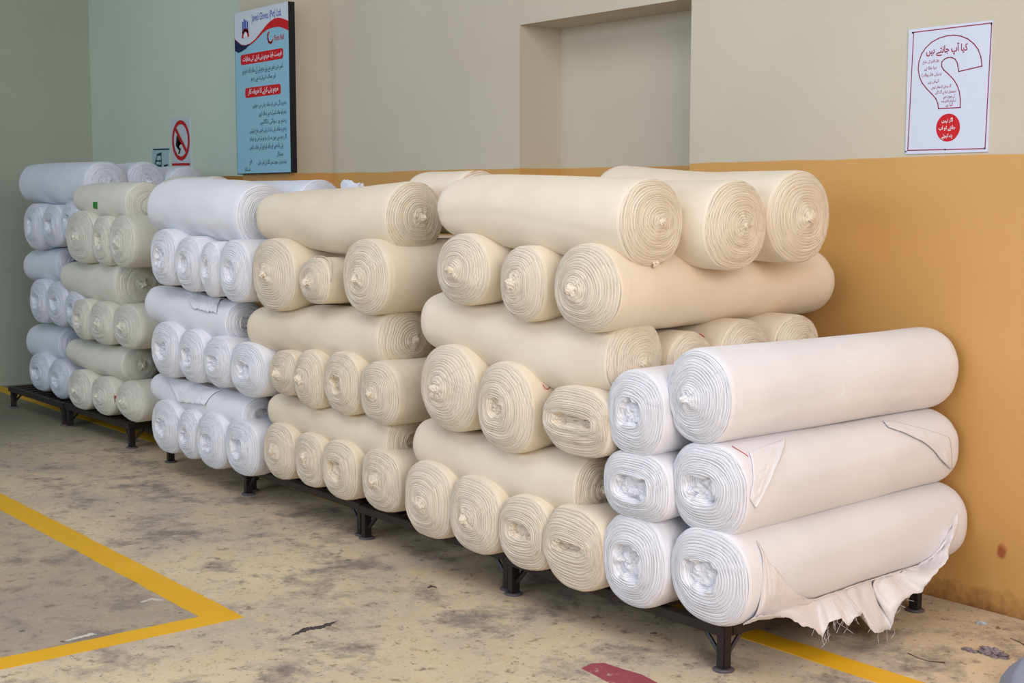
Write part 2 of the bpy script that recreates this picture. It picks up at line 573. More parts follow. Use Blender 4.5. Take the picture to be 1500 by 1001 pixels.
class Roll:
    """a bolt of cloth: s runs from the near end (face) along the axis"""

    def __init__(self, fab, axis, s, cen, hw, hh, core='knot', bulge=0.032, sq=2.3, seed=0, detail=1.0, offc=(0, 0),
                 hole=0.3, lumps=0.004, slit=None):
        self.fab = fab; self.axis = axis; self.core = core; self.bulge = bulge; self.sq = sq
        self.seed = seed; self.detail = detail; self.offc = offc; self.hole = hole; self.lumps = lumps
        self.slit = (0.25*((seed*37 % 10)/10.0) if core == 'open' else 0.0) if slit is None else slit
        if axis == 'Y':
            self.A = np.array([0, 1.0, 0]); self.L = np.array([1.0, 0, 0])
        else:
            self.A = np.array([-1.0, 0, 0]); self.L = np.array([0, 1.0, 0])
        self.Z = np.array([0, 0, 1.0])
        self.s = np.array(s, float); self.cen = np.array(cen, float)
        self.hw = np.array(hw, float); self.hh = np.array(hh, float)
        self.len = self.s[-1]-self.s[0]
        n = 61
        self.gs = np.linspace(self.s[0], self.s[-1], n)
        k = 4
        self.gc = np.stack([gsm(np.interp(self.gs, self.s, self.cen[:, i]), k) for i in range(3)], 1)
        self.gw = gsm(np.interp(self.gs, self.s, self.hw), k)
        self.gh = gsm(np.interp(self.gs, self.s, self.hh), k)
        rs = np.random.RandomState(seed+11)
        self.r = rs.rand(12)
        self.seam = rs.rand()*2*PI
        self.tuck = 0.05

    def outline(self, th, s, extra=0.0):
        """surface point at angle th, distance s along (arrays)"""
        c = np.stack([np.interp(s, self.gs, self.gc[:, i]) for i in range(3)], -1)
        w = np.interp(s, self.gs, self.gw); h = np.interp(s, self.gs, self.gh)
        co, si = np.cos(th), np.sin(th)
        n = 2.0/self.sq
        a = np.sign(co)*np.abs(co)**n; b_ = np.sign(si)*np.abs(si)**n
        s0, s1 = self.gs[0], self.gs[-1]
        e = 0.055; e2 = 0.075
        t = np.clip((s-s0)/e, 0, 1); k = 1.012-0.04*(1-t)**2.2
        t2 = np.clip((s1-s)/e2, 0, 1); k = k*(1-0.22*(1-np.sqrt(np.clip(1-(1-t2)**2, 0, 1))))
        wob = vnoise(np.stack([co*1.3+self.r[0]*40, si*1.3+self.r[1]*40, s*2.6+self.r[2]*40], -1))*self.lumps
        wob = wob+vnoise(np.stack([co*3.2+self.r[3]*40, si*3.2+self.r[4]*40, s*9+self.r[2]*20], -1))*self.lumps*0.35
        fr = ((th-self.seam-0.12*np.sin(s*4+self.r[5]*6)) % (2*PI))/(2*PI)
        wob = wob+0.004*(fr-0.5)*np.minimum(1, (1-fr)*40)
        wob = wob+0.0030*np.abs(np.sin((s-s0)*PI/0.013+2*co+self.r[8]*6))*np.exp(-((s-s0)/0.045)**2)*(s-s0 > 0.004)
        wob = wob+extra
        return c+self.L*((w*k+wob)*a)[..., None]+self.Z*((h*k+wob)*b_)[..., None]

    def wrap(self):
        nt_ = int(80*self.detail); ns = int(84*max(0.5, self.detail))
        u = np.linspace(0, 1, ns)
        s = self.gs[0]+self.len*(0.5-0.5*np.cos(u*PI))*0.8+self.len*u*0.2
        th = np.arange(nt_)*2*PI/nt_+PI/4
        S, T = np.meshgrid(s, th, indexing='ij')
        P = self.outline(T, S)
        V = P.reshape(-1, 3)
        i, j = np.meshgrid(np.arange(ns-1), np.arange(nt_), indexing='ij')
        j2 = (j+1) % nt_
        F = np.stack([i*nt_+j, (i+1)*nt_+j, (i+1)*nt_+j2, i*nt_+j2], -1).reshape(-1, 4)
        return V, F

    def face(self, far=False):
        nt_ = int(112*self.detail) if not far else 48
        nr = int(110*self.detail) if not far else 12
        s_end = self.gs[-1] if far else self.gs[0]
        th = np.arange(nt_)*2*PI/nt_+PI/4
        rho = np.linspace(1, 0.13 if not far else 0.02, nr)
        O = self.outline(th, np.full(nt_, s_end))
        c = np.array([np.interp(s_end, self.gs, self.gc[:, i]) for i in range(3)])
        rad = float(np.mean([np.interp(s_end, self.gs, self.gw), np.interp(s_end, self.gs, self.gh)]))
        R, T = np.meshgrid(rho, th, indexing='ij')
        co, si = np.cos(T), np.sin(T)
        oc = self.L*self.offc[0]*rad+self.Z*self.offc[1]*rad
        base = c+(O-c)[None]*R[..., None]+oc*((1-R)**1.4)[..., None]
        if not far and self.slit:
            e_ = self.slit*(1-R)**1.2
            rel = base-c-oc*((1-R)**1.4)[..., None]
            base = base+self.L*((rel@self.L)*e_*(R > 0.02))[..., None]-self.Z*((rel@self.Z)*e_*0.42)[..., None]
        rr = self.r
        d = self.bulge*1.15*(1-R**3.2)
        if not far:
            nl = 15 + int(rr[6]*5)
            n1 = vnoise(np.stack([co*R*2.2+rr[0]*50, si*R*2.2+rr[1]*50, R*2+rr[2]*9], -1))
            n2 = vnoise(np.stack([co*1.6+rr[3]*50, si*1.6+rr[4]*50, R*9+rr[5]*9], -1))
            phase = (1-R)*nl+T/(2*PI)+n1*0.8
            g = np.abs(np.sin(phase*PI))
            lay = np.floor(phase).astype(int)
            rs = np.random.RandomState(self.seed+5)
            lo = (rs.rand(60)-0.5)
            fr = phase-np.floor(phase)
            lofs = lo[lay % 60]*(1-fr)+lo[(lay+1) % 60]*fr
            d = d+0.0052*g**0.45-0.0045+0.0055*lofs*np.minimum(1, (1-R)*7+0.25)+0.005*n1*(1-R)+0.0012*n2
            inpl = 0.004*n2*np.sin(np.minimum(1, (1-R)*3)*PI/2)
            base = base+(self.L*(co*inpl)[..., None])+(self.Z*(si*inpl)[..., None])
            q = np.clip((0.42-R)/0.3, 0, 1)
            crumple = vnoise(np.stack([co*2.4+rr[7]*50, si*2.4+rr[8]*50, R*5+rr[9]*9], -1))
            if self.core == 'knot':
                d = d+0.020*np.clip((0.34-R)/0.34, 0, 1)**1.3+0.008*crumple*q
            else:
                h = self.hole
                hole = 1/(1+np.exp((R-h*(1+0.28*crumple))/0.018))
                d = d-(0.030+0.012*crumple)*hole+0.008*crumple*q
                base = base+(self.L*(co*crumple*0.017*q)[..., None])+(self.Z*(si*crumple*0.017*q)[..., None])
        sign = 1.0 if far else -1.0
        P = base+self.A*(sign*d)[..., None]
        cen_pt = P[-1].mean(0)
        V = np.concatenate([P.reshape(-1, 3), cen_pt[None]])
        i, j = np.meshgrid(np.arange(nr-1), np.arange(nt_), indexing='ij')
        j2 = (j+1) % nt_
        F = np.stack([i*nt_+j, i*nt_+j2, (i+1)*nt_+j2, (i+1)*nt_+j], -1).reshape(-1, 4)
        if far:
            F = F[:, ::-1]
        F = [tuple(f) for f in F]
        last = (nr-1)*nt_
        for k in range(nt_):
            t_ = (last+k, last+(k+1) % nt_, nr*nt_)
            F.append(t_[::-1] if far else t_)
        UV = np.concatenate([np.stack([T/(2*PI), R], -1).reshape(-1, 2), [[0.5, 0]]])
        return V, F, UV, cen_pt, rad

    def knot(self, c, rad):
        """the twisted tuft of cloth at the heart of the roll"""
        r = self.r
        kr = 0.011+0.006*r[7]
        kl = 0.014+0.012*r[8]
        nu, nv = 26, 40
        u = np.linspace(0, 1, nu); v = np.arange(nv)*2*PI/nv
        U_, V_ = np.meshgrid(u, v, indexing='ij')
        prof = kr*(1.25*(1-U_)**2.2+0.72*np.sin(np.clip(U_*1.04, 0, 1)*PI)**0.55*(U_ > 0.03))
        folds = 1+0.15*np.sin(4*V_+U_*6+r[9]*6)+0.08*np.sin(8*V_-U_*7+r[10]*6)
        nz = vnoise(np.stack([np.cos(V_)*2.6+r[0]*30, np.sin(V_)*2.6+r[1]*30, U_*5+r[2]*30], -1))
        R_ = np.maximum(prof*folds*(1+0.28*nz), 0.0012)
        bend = (U_**2)*kr*1.3
        P = c+self.A*0.006-self.A*(U_*kl+0.004*nz*U_)[..., None] \
            + self.L*(R_*np.cos(V_)*(0.75+0.6*r[5])+bend*(r[10]-0.5)*2)[..., None] \
            + self.Z*(R_*np.sin(V_)+bend*(r[11]-0.6)*1.6)[..., None]
        V = P.reshape(-1, 3)
        i, j = np.meshgrid(np.arange(nu-1), np.arange(nv), indexing='ij')
        j2 = (j+1) % nv
        F = [tuple(f) for f in np.stack([i*nv+j, i*nv+j2, (i+1)*nv+j2, (i+1)*nv+j], -1).reshape(-1, 4)]
        F.append(tuple((nu-1)*nv+k for k in range(nv)))
        return V, F

    def crumple(self, c, rad):
        """crumpled cloth pushed down into the open centre"""
        r = self.r
        R0 = max(0.024, rad*self.hole*0.95)
        nu, nv = 22, 44
        u = np.linspace(1, 0.0, nu); v = np.arange(nv)*2*PI/nv
        U_, V_ = np.meshgrid(u, v, indexing='ij')
        X = np.cos(V_)*U_; Y = np.sin(V_)*U_
        nz = vnoise(np.stack([X*3+r[0]*30, Y*3+r[1]*30, 0*X+r[2]*30], -1))
        n2 = vnoise(np.stack([X*5+r[3]*30, Y*5+r[4]*30, 0*X+r[5]*30], -1))
        pl = np.sin(V_*(4+int(r[6]*3))+5*nz+U_*3)
        d = 0.001+0.012*np.abs(nz)+0.006*np.abs(pl)**0.7*np.minimum(1, U_*2.5)+0.003*np.abs(n2)-0.016*U_**6
        P = c+self.A*0.004-self.A*(d)[..., None]+self.L*(X*R0*(1+self.slit)*(1+0.25*nz))[..., None]+self.Z*(Y*R0*(1-0.42*self.slit)*(1+0.25*n2))[..., None]
        V = P.reshape(-1, 3)
        i, j = np.meshgrid(np.arange(nu-1), np.arange(nv), indexing='ij')
        j2 = (j+1) % nv
        F = np.stack([i*nv+j, i*nv+j2, (i+1)*nv+j2, (i+1)*nv+j], -1).reshape(-1, 4)
        return V, F

    def build(self, label, group, far=True, core_part=True):
        mats = FAB[self.fab]
        c0 = self.gc[0]
        org = np.array([c0[0], c0[1], c0[2]-self.gh[0]])
        root = empty('fabric_roll', org)
        tag(root, label, 'fabric roll', group)
        V, F = self.wrap()
        mesh_obj('wrap', V-org, F, mats[0], root)
        V, F, UV, cp, rad = self.face()
        fo = mesh_obj('rolled_end', V-org, F, mats[1], root, uv=UV)
        if core_part:
            V, F = (self.knot if self.core == 'knot' else self.crumple)(cp, rad)
            mesh_obj('core_twist' if self.core == 'knot' else 'core_cloth', V-org, F, mats[0], fo)
        if far:
            V, F, UV, _, _ = self.face(True)
            mesh_obj('rolled_end', V-org, F, mats[1], root, uv=UV)
        self.root = root; self.org = org
        return self

    def sheet(self, name, fn, nu, nv, mat, thick=0.0015):
        """loose cloth on the roll: fn(u, v) -> world point"""
        P = np.array([[fn(a, c) for c in np.linspace(0, 1, nv)] for a in np.linspace(0, 1, nu)])
        return grid_cloth(name, P, mat, self.root, self.org, thick)


def grid_cloth(name, P, mat, parent, org, thick=0.0015):
    nu, nv = P.shape[:2]
    V = P.reshape(-1, 3)-org
    i, j = np.meshgrid(np.arange(nu-1), np.arange(nv-1), indexing='ij')
    F = np.stack([i*nv+j, i*nv+j+1, (i+1)*nv+j+1, (i+1)*nv+j], -1).reshape(-1, 4)
    o = mesh_obj(name, V, F, mat, parent)
    s = o.modifiers.new('thick', 'SOLIDIFY')
    s.thickness = thick
    s.offset = 0
    return o


SEED = [0]


def end_on(fab, yf, box, label, group, core='knot', y1=4.60, sq=2.3, offc=(0, 0), hole=0.3, detail=1.0, grow=0.0,
           bulge=0.032, far=False, zs=0.0, xs=0.0, lumps=0.004, fs=0.98, slit=None):
    """a roll whose axis runs back to the wall; box = outline of its near end in the picture"""
    SEED[0] += 1
    xl, xr, yt, yb = box
    ym = (yt+yb)/2; xm = (xl+xr)/2
    X0 = at(1, yf, xl, ym)[0]; X1 = at(1, yf, xr, ym)[0]
    Z1 = at(1, yf, xm, yt)[2]; Z0 = at(1, yf, xm, yb)[2]
    xc, zc = (X0+X1)/2, (Z0+Z1)/2
    hw, hh = (X1-X0)/2, (Z1-Z0)/2
    s = [0, 0.25, 0.7, y1-yf]
    cen = [(xc, yf, zc), (xc+xs*0.3, yf+0.25, zc+zs*0.3), (xc+xs*0.7, yf+0.7, zc+zs*0.7), (xc+xs, y1, zc+zs)]
    R = Roll(fab, 'Y', s, cen, [hw, hw*(1+grow), hw*(1+grow)*(1+fs)/2, hw*fs], [hh, hh, hh*(1+fs)/2, hh*fs], core, bulge, sq, SEED[0], detail, offc, hole, lumps, slit)
    R.build(label, group, far)
    return R


def fit(yf, x, yt, yb):
    """centre height and radius of a lying roll whose front touches plane y = yf"""
    a = ray(x, yt); c = ray(x, yb)
    p1 = math.atan2(a[2], a[1]); p0 = math.atan2(c[2], c[1])
    k = math.sin((p1-p0)/2)/math.cos((p1+p0)/2)
    r = yf*k/(1-k)
    yc = yf+r
    z = 1.6+yc*math.tan((p1+p0)/2)
    d = ray(x, (yt+yb)/2)
    return d[0]*yc/d[1], yc, z, r


def lying(fab, yf, stations, xleft, face, label, group, core='knot', sq=2.15, offc=(0, 0), hole=0.3, detail=1.0,
          bulge=0.032, far=True, flat_=1.0, lumps=0.004):
    """a roll along the wall; stations = (x, y top, y bottom) in the picture, face = (x centre, y top, y bottom)"""
    SEED[0] += 1
    st = [fit(yf, *q) for q in stations]
    fx, fy, fz, fr_ = fit(yf, *face)
    st.append((fx, fy, fz, fr_))
    xl = at(1, yf+0.25*st[0][3], xleft, (stations[0][1]+stations[0][2])/2)[0]
    st.insert(0, (xl, st[0][1], st[0][2], st[0][3]*0.97))
    st = st[::-1]
    xs = [q[0] for q in st]
    s = [xs[0]-x for x in xs]
    cen = [(q[0], yf+q[3], q[2]) for q in st]
    hh = [q[3] for q in st]
    R = Roll(fab, 'X', s, cen, [h*flat_ for h in hh], hh, core, bulge, sq, SEED[0], detail, offc, hole, lumps)
    R.build(label, group, far)
    R.st = st
    return R


# ---- short white stack, right
G = 'white fabric rolls of the short stack at right'
W = {}
W['r3'] = end_on('white', 3.32, (975, 1074, 512, 651), 'thick white fabric roll topmost on the short stack at right, neat coiled end', G, 'knot', 4.66, 2.1, (-0.12, -0.05), grow=0.02, bulge=0.03, xs=-0.02)
W['r2'] = end_on('white', 3.32, (983, 1096, 649, 786), 'white fabric roll in the middle of the short right stack, loose cloth over its rim', G, 'open', 4.66, 2.4, (-0.1, 0.05), 0.33, xs=-0.07, slit=0.3, fs=0.93)
W['r1'] = end_on('white', 3.30, (982, 1098, 777, 916), 'lowest white fabric roll at right with torn cloth trailing under it', G, 'open', 4.67, 2.4, (-0.1, 0.1), 0.32, xs=-0.06, slit=0.3, fs=0.94)
W['l3'] = end_on('white', 3.27, (889, 974, 543, 671), 'white fabric roll beside the tall cream stack, upper of three, crumpled centre', G, 'open', 4.6, 2.3, (0, 0.05), 0.32, xs=-0.06, fs=0.88)
W['l2'] = end_on('white', 3.27, (884, 980, 664, 764), 'white fabric roll beside the tall cream stack, middle of three, squashed flat', G, 'open', 4.6, 2.8, (0, 0), 0.38, xs=-0.10, slit=0.45, fs=0.82)
W['l1'] = end_on('white', 3.27, (881, 976, 754, 889), 'white fabric roll beside the tall cream stack, lowest of three, starry centre', G, 'open', 4.6, 2.3, (0, -0.05), 0.36, xs=-0.06, fs=0.86)

# ---- tall cream stack
G = 'cream fabric rolls of the tall stack'
Y5 = 3.25
T = 'of the tall cream stack'
end_on('cream', Y5, (594, 663, 677, 789), 'cream roll end with pointed nub, leftmost in the bottom row '+T, G, 'knot', sq=2.4, offc=(0.1, -0.1), bulge=0.045)
end_on('cream', Y5, (659, 735, 700, 812), 'roll end with small twist, second from left in bottom row '+T, G, 'knot', sq=2.5, offc=(0, -0.05), bulge=0.04)
end_on('cream', Y5, (731, 807, 728, 835), 'roll end with puckered centre, third from left in bottom row '+T, G, 'open', sq=2.5, offc=(0, 0.1), hole=0.24, slit=0.7)
end_on('cream', Y5, (799, 883, 743, 864), 'cream roll end with slit centre, rightmost in the bottom row '+T, G, 'open', sq=2.6, offc=(0.0, 0.1), hole=0.2, slit=1.4, xs=-0.03, fs=0.84)
lying('cream', Y5+0.03, [(622, 606, 681), (677, 621, 702), (745, 638, 730), (800, 649, 746), (850, 664, 757)], 608, (876, 668, 762),
      'lower long cream roll between the lowest two rows of ends '+T, G, 'knot')
end_on('cream', Y5, (617, 700, 507, 631), 'cream roll end with raised nub, left in the middle row '+T, G, 'knot', sq=2.2, offc=(-0.1, 0), bulge=0.045)
pinch = end_on('cream', Y5, (700, 782, 532, 664), 'deep pinched cream roll end, centre of the middle row '+T, G, 'open', sq=2.3, offc=(-0.1, 0.05), hole=0.2, bulge=0.045, slit=0.01)
end_on('cream', Y5, (799, 893, 569, 669), 'cream roll end with wide slit, right in the middle row '+T, G, 'open', sq=2.8, offc=(0.0, 0.05), hole=0.24, slit=1.5, xs=-0.06, fs=0.85)
a = lying('cream', Y5+0.03, [(634, 424, 506), (690, 431, 524), (745, 440, 543), (814, 456, 568), (876, 467, 585)], 619, (929, 468, 584),
          'long cream roll lying lengthways above the middle row '+T, G, 'knot', offc=(0.0, -0.1), bulge=0.04)
end_on('cream', Y5, (640, 717, 343, 448), 'cream roll end with tufted centre, left in the upper row '+T, G, 'knot', sq=2.2, bulge=0.04)
end_on('cream', Y5, (734, 798, 360, 471), 'narrow cream roll end, middle of the upper row '+T, G, 'knot', sq=2.3, bulge=0.04)
end_on('cream', Y5, (811, 911, 357, 487), 'large cream roll reaching the wall, right in the upper row '+T, G, 'knot', y1=4.6, sq=2.1,
       bulge=0.04, offc=(-0.15, -0.05), zs=-0.025, xs=-0.10, fs=0.86)
top = lying('cream', Y5+0.02, [(656, 270, 343), (700, 257, 353), (760, 256, 365), (822, 258, 374), (900, 262, 384)], 643, (955, 262, 392),
            'front cream roll lying on top '+T, G, 'knot', offc=(0.05, 0.05), bulge=0.035)


LAST = [None]


def behind(prev_y, prev_r, face, x_left, label, group, fab='cream', tilt=0.0, core='knot', offc=(0, 0), sag=0.0, **kw):
    """a lying roll directly behind another one"""
    SEED[0] += 1
    xc, yt, yb = face
    r = 0.15
    for _ in range(6):
        yc = prev_y+prev_r+r
        X, y2, z, r2 = fit(yc-r, xc, yt, yb)
        r = r2
    yc = prev_y+prev_r+r
    xl = at(1, yc-r*0.6, x_left, yt)[0]
    z2 = z+tilt
    R = Roll(fab, 'X', [0, (X-xl)/2, X-xl], [(X, yc, z), ((X+xl)/2, yc, (z+z2)/2-sag), (xl, yc, z2)], [r]*3, [r, r*0.98, r], core, 0.035, 2.15, SEED[0], 1.0, offc, **kw)
    R.build(label, group)
    LAST[0] = R
    return yc, r, z, X


def info(R):
    return R.cen[0][1], R.hw[0]


ty, tr = info(top)
y2, r2, z2, x2 = behind(ty, tr, (1079, 264, 397), 812, 'second cream roll back on top '+T+', beside the front one', G, tilt=0.022, sag=0.01)
y3, r3, z3, x3 = behind(y2, r2, (1172, 250, 386), 876, 'cream roll against the wall on top '+T, G, tilt=0.04, sag=0.016)
ly_, lr_ = info(a)
yb2, rb2, zb2, xb2 = behind(ly_, lr_, (1012, 486, 580), 760, 'cream roll half hidden behind the long middle one, red thread lying over it', G)
second = LAST[0]
yb3, rb3, zb3, xb3 = behind(yb2, rb2, (1092, 468, 570), 850, 'cream roll end peeking over the white rolls, second from the wall', G)
yb4, rb4, zb4, xb4 = behind(yb3, rb3, (1168, 461, 560), 930, 'cream roll end peeking over the white rolls, nearest the wall', G)

# ---- smaller cream stack
G = 'cream fabric rolls of the smaller stack'
Y4 = 3.29
T = 'of the smaller cream stack'
D = 0.8
end_on('oat', Y4, (388, 432, 622, 702), 'cream roll end, leftmost in the bottom row '+T, G, 'knot', sq=2.5, detail=D)
end_on('oat', Y4, (433, 474, 636, 714), 'cream roll end, second from left in the bottom row '+T, G, 'knot', sq=2.6, detail=D, offc=(0.1, 0.2))
end_on('oat', Y4, (473, 523, 647, 732), 'cream roll end, third from left in the bottom row '+T, G, 'open', sq=2.5, detail=D)
end_on('oat', Y4, (530, 586, 660, 749), 'cream roll end with angular corner, rightmost in bottom row '+T, G, 'knot', sq=2.5, detail=D)
lying('oat', Y4+0.03, [(406, 572, 623), (470, 585, 643), (537, 599, 663), (580, 605, 680)], 394, (601, 604, 688),
      'lower cream roll lying lengthways just above the bottom row '+T, G, 'open', detail=D)
end_on('oat', Y4, (397, 436, 513, 580), 'cream roll end tucked low, leftmost in the middle row '+T, G, 'knot', sq=2.4, detail=D)
end_on('oat', Y4, (434, 474, 513, 598), 'cream roll end, second from left in the middle row '+T, G, 'knot', sq=2.3, detail=D, bulge=0.045)
end_on('oat', Y4, (476, 526, 516, 608), 'cream roll end, third from left in the middle row '+T, G, 'open', sq=2.4, detail=D, hole=0.24)
end_on('oat', Y4, (528, 584, 531, 623), 'cream roll end, rightmost in the middle row '+T, G, 'knot', sq=2.4, detail=D, offc=(-0.15, 0))
lying('oat', Y4+0.03, [(378, 449, 511), (430, 447, 519), (480, 446, 526), (550, 450, 540)], 364, (594, 448, 546),
      'cream roll lying lengthways across the middle '+T, G, 'knot', detail=D, bulge=0.045, offc=(0.15, 0))
end_on('oat', Y4, (369, 432, 350, 456), 'cream roll end, left in the upper row '+T, G, 'knot', sq=2.2, detail=D, offc=(-0.1, 0.05))
flapr = end_on('oat', Y4, (439, 482, 378, 445), 'small roll end with folded flap, middle of the upper row '+T, G, 'knot', sq=2.3, detail=D)
end_on('oat', Y4, (502, 569, 352, 462), 'large cream roll end, right in the upper row '+T, G, 'knot', sq=2.2, detail=D, grow=0.03, offc=(-0.05, 0))
a4 = lying('oat', Y4+0.03, [(392, 288, 350), (450, 281, 363), (506, 278, 374), (560, 272, 370)], 377, (607, 267, 371),
           'top front cream roll '+T, G, 'knot', detail=D, offc=(0.1, 0.0))
ty, tr = info(a4)
tan = behind(ty, tr, (703, 249, 345), 600, 'cream roll with a tan spot, behind the topmost rolls between both cream stacks', 'cream fabric rolls of the tall stack')

tanroll = LAST[0]

# ---- white stack in the middle
G = 'white fabric rolls of the middle stack'
Y3 = 3.31
T = 'of the middle white stack'
end_on('white', Y3, (223, 264, 588, 663), 'white roll end, leftmost in the bottom row '+T, G, 'open', y1=4.31, sq=2.4, detail=D)
end_on('white', Y3, (263, 292, 602, 673), 'narrow white roll end, second from left in the bottom row '+T, G, 'open', y1=4.31, sq=2.4, detail=D)
end_on('white', Y3, (289, 330, 607, 685), 'white roll end, third from left in the bottom row '+T, G, 'open', y1=4.31, sq=2.5, detail=D)
end_on('white', Y3, (331, 378, 616, 696), 'white roll end, rightmost in the bottom row '+T, G, 'open', y1=4.31, sq=2.5, detail=D)
b1 = lying('white', Y3+0.03, [(233, 543, 583), (272, 551, 602), (334, 570, 622), (366, 578, 632)], 222, (381, 581, 638),
           'ragged-edged white roll lying just above the bottom row '+T, G, 'open', detail=D, hole=0.4)
end_on('white', Y3, (223, 264, 473, 552), 'white roll spilling cloth, leftmost in the middle row '+T, G, 'open', y1=4.31, sq=2.4, detail=D)
end_on('white', Y3, (263, 300, 484, 561), 'white roll end, second from left in the middle row '+T, G, 'open', y1=4.31, sq=2.4, detail=D)
end_on('white', Y3, (300, 338, 493, 568), 'white roll end, third from left in the middle row '+T, G, 'open', y1=4.31, sq=2.4, detail=D)
end_on('white', Y3, (338, 390, 503, 583), 'white roll end, rightmost in the middle row '+T, G, 'open', y1=4.31, sq=2.4, detail=D)
b2 = lying('white', Y3+0.03, [(230, 417, 470), (272, 424, 486), (320, 436, 498), (340, 440, 501)], 214, (360, 441, 505),
           'white roll with a torn flap lying across the middle '+T, G, 'open', detail=D)
end_on('white', Y3, (221, 260, 336, 418), 'white roll end, leftmost in the upper row '+T, G, 'open', y1=4.31, sq=2.3, detail=D)
end_on('white', Y3, (258, 296, 346, 427), 'white roll end, second from left in the upper row '+T, G, 'open', y1=4.31, sq=2.3, detail=D)
end_on('white', Y3, (295, 322, 354, 434), 'narrow white roll end, third from left in the upper row '+T, G, 'open', y1=4.31, sq=2.3, detail=D)
end_on('white', Y3, (321, 366, 353, 443), 'white roll end, rightmost in the upper row '+T, G, 'open', y1=4.31, sq=2.3, detail=D)
a3 = lying('white', Y3+0.03, [(231, 276, 335), (262, 261, 346), (300, 260, 350), (340, 264, 354)], 217, (388, 271, 363),
           'front white roll with soft creases lying on top '+T, G, 'knot', detail=D, lumps=0.009)
ty, tr = info(a3)
behind(ty, tr, (470, 264, 340), 330, 'bluish white roll just showing behind the top roll of the smaller cream stack', G, fab='blue')

# ---- dull off-white stack
G = 'dull off-white fabric rolls of the second stack from left'
Y2 = 3.46
T = 'of the dull off-white stack'
D = 0.65
end_on('dull', Y2, (101, 134, 543, 600), 'dull white roll end, left in the bottom row '+T, G, 'knot', y1=4.31, sq=2.3, detail=D)
nine = end_on('dull', Y2, (135, 168, 553, 608), 'dull white roll with a red 9 on its side low in its stack', G, 'knot', y1=4.31, sq=2.3, detail=D)
end_on('dull', Y2, (174, 210, 559, 617), 'dull white roll end, right in the bottom row '+T, G, 'knot', y1=4.31, sq=2.3, detail=D, bulge=0.05)
lying('dull', Y2+0.03, [(108, 494, 531), (148, 501, 548), (187, 506, 558)], 98, (206, 506, 564),
      'dull white roll lying just above the bottom row '+T, G, 'knot', detail=D)
end_on('dull', Y2, (107, 134, 438, 497), 'dull white roll end, left in the middle row '+T, G, 'open', y1=4.31, sq=2.3, detail=D)
end_on('dull', Y2, (132, 166, 443, 505), 'dull white roll end, middle one of the middle row '+T, G, 'knot', y1=4.31, sq=2.3, detail=D)
end_on('dull', Y2, (166, 206, 446, 511), 'dull white roll end, right in the middle row '+T, G, 'knot', y1=4.31, sq=2.3, detail=D)
lying('dull', Y2+0.03, [(103, 384, 424), (135, 381, 440), (184, 378, 450)], 90, (206, 377, 456),
      'dull white roll lying across the middle '+T, G, 'knot', detail=D)
end_on('dull', Y2, (97, 139, 309, 385), 'dull white roll end, left in the upper row '+T, G, 'knot', y1=4.31, sq=2.3, detail=D)
end_on('dull', Y2, (137, 164, 317, 389), 'narrow dull white roll end, middle of the upper row '+T, G, 'open', y1=4.31, sq=2.3, detail=D)
end_on('dull', Y2, (162, 196, 316, 392), 'dull white roll end, right in the upper row '+T, G, 'knot', y1=4.31, sq=2.3, detail=D)
green = lying('dull', Y2+0.03, [(120, 272, 308), (157, 268, 320), (200, 267, 324)], 109, (217, 267, 336),
              'off-white roll with a small green tag lying on top '+T, G, 'knot', detail=D)
ty, tr = info(green)
y_, r_, z_, x_ = behind(ty, tr, (318, 258, 320), 235, 'off-white roll behind the tagged one on top '+T, G, fab='dull')

# ---- bluish stack, far left
G = 'bluish white fabric rolls of the leftmost stack'
Y1 = 3.52
T = 'of the leftmost bluish stack'
end_on('blue', Y1, (44, 74, 518, 573), 'bluish white roll end, left in the bottom row '+T, G, 'open', sq=2.3, detail=D)
end_on('blue', Y1, (73, 103, 528, 584), 'bluish white roll end, right in the bottom row '+T, G, 'open', sq=2.3, detail=D)
lying('blue', Y1+0.03, [(52, 473, 523), (75, 475, 527)], 42, (112, 478, 532), 'bluish white roll lying just above the bottom row '+T, G, 'open', detail=D)
end_on('blue', Y1, (45, 72, 410, 473), 'bluish white roll end, left in the middle row '+T, G, 'open', sq=2.3, detail=D)
end_on('blue', Y1, (70, 100, 412, 478), 'bluish white roll end, second in the middle row '+T, G, 'open', sq=2.3, detail=D)
end_on('blue', Y1, (98, 122, 425, 484), 'bluish white roll end half hidden, third in the middle row '+T, G, 'open', sq=2.3, detail=D)
lying('blue', Y1+0.03, [(48, 366, 411), (75, 366, 413)], 38, (108, 362, 414), 'bluish white roll lying across the middle '+T, G, 'open', detail=D)
end_on('blue', Y1, (37, 63, 298, 365), 'bluish white roll end, left in the upper row '+T, G, 'open', sq=2.3, detail=D)
end_on('blue', Y1, (64, 92, 300, 362), 'bluish white roll end, middle of the upper row '+T, G, 'open', sq=2.3, detail=D)
end_on('blue', Y1, (92, 118, 294, 358), 'bluish white roll end half hidden, right in the upper row '+T, G, 'open', sq=2.3, detail=D)
a1 = lying('blue', Y1+0.03, [(43, 242, 296), (75, 239, 299), (120, 238, 302)], 31, (156, 237, 303), 'bluish white roll lying on top '+T+', nearest the floor lines', G, 'knot', detail=D)
ty, tr = info(a1)
y_, r_, z_, x_ = behind(ty, tr, (214, 238, 296), 120, 'pale roll end second back on top '+T, G, fab='blue')
y_, r_, z_, x_ = behind(y_, r_, (274, 244, 298), 190, 'pale roll end nearest the wall on top '+T, G, fab='blue')
#DETAILS

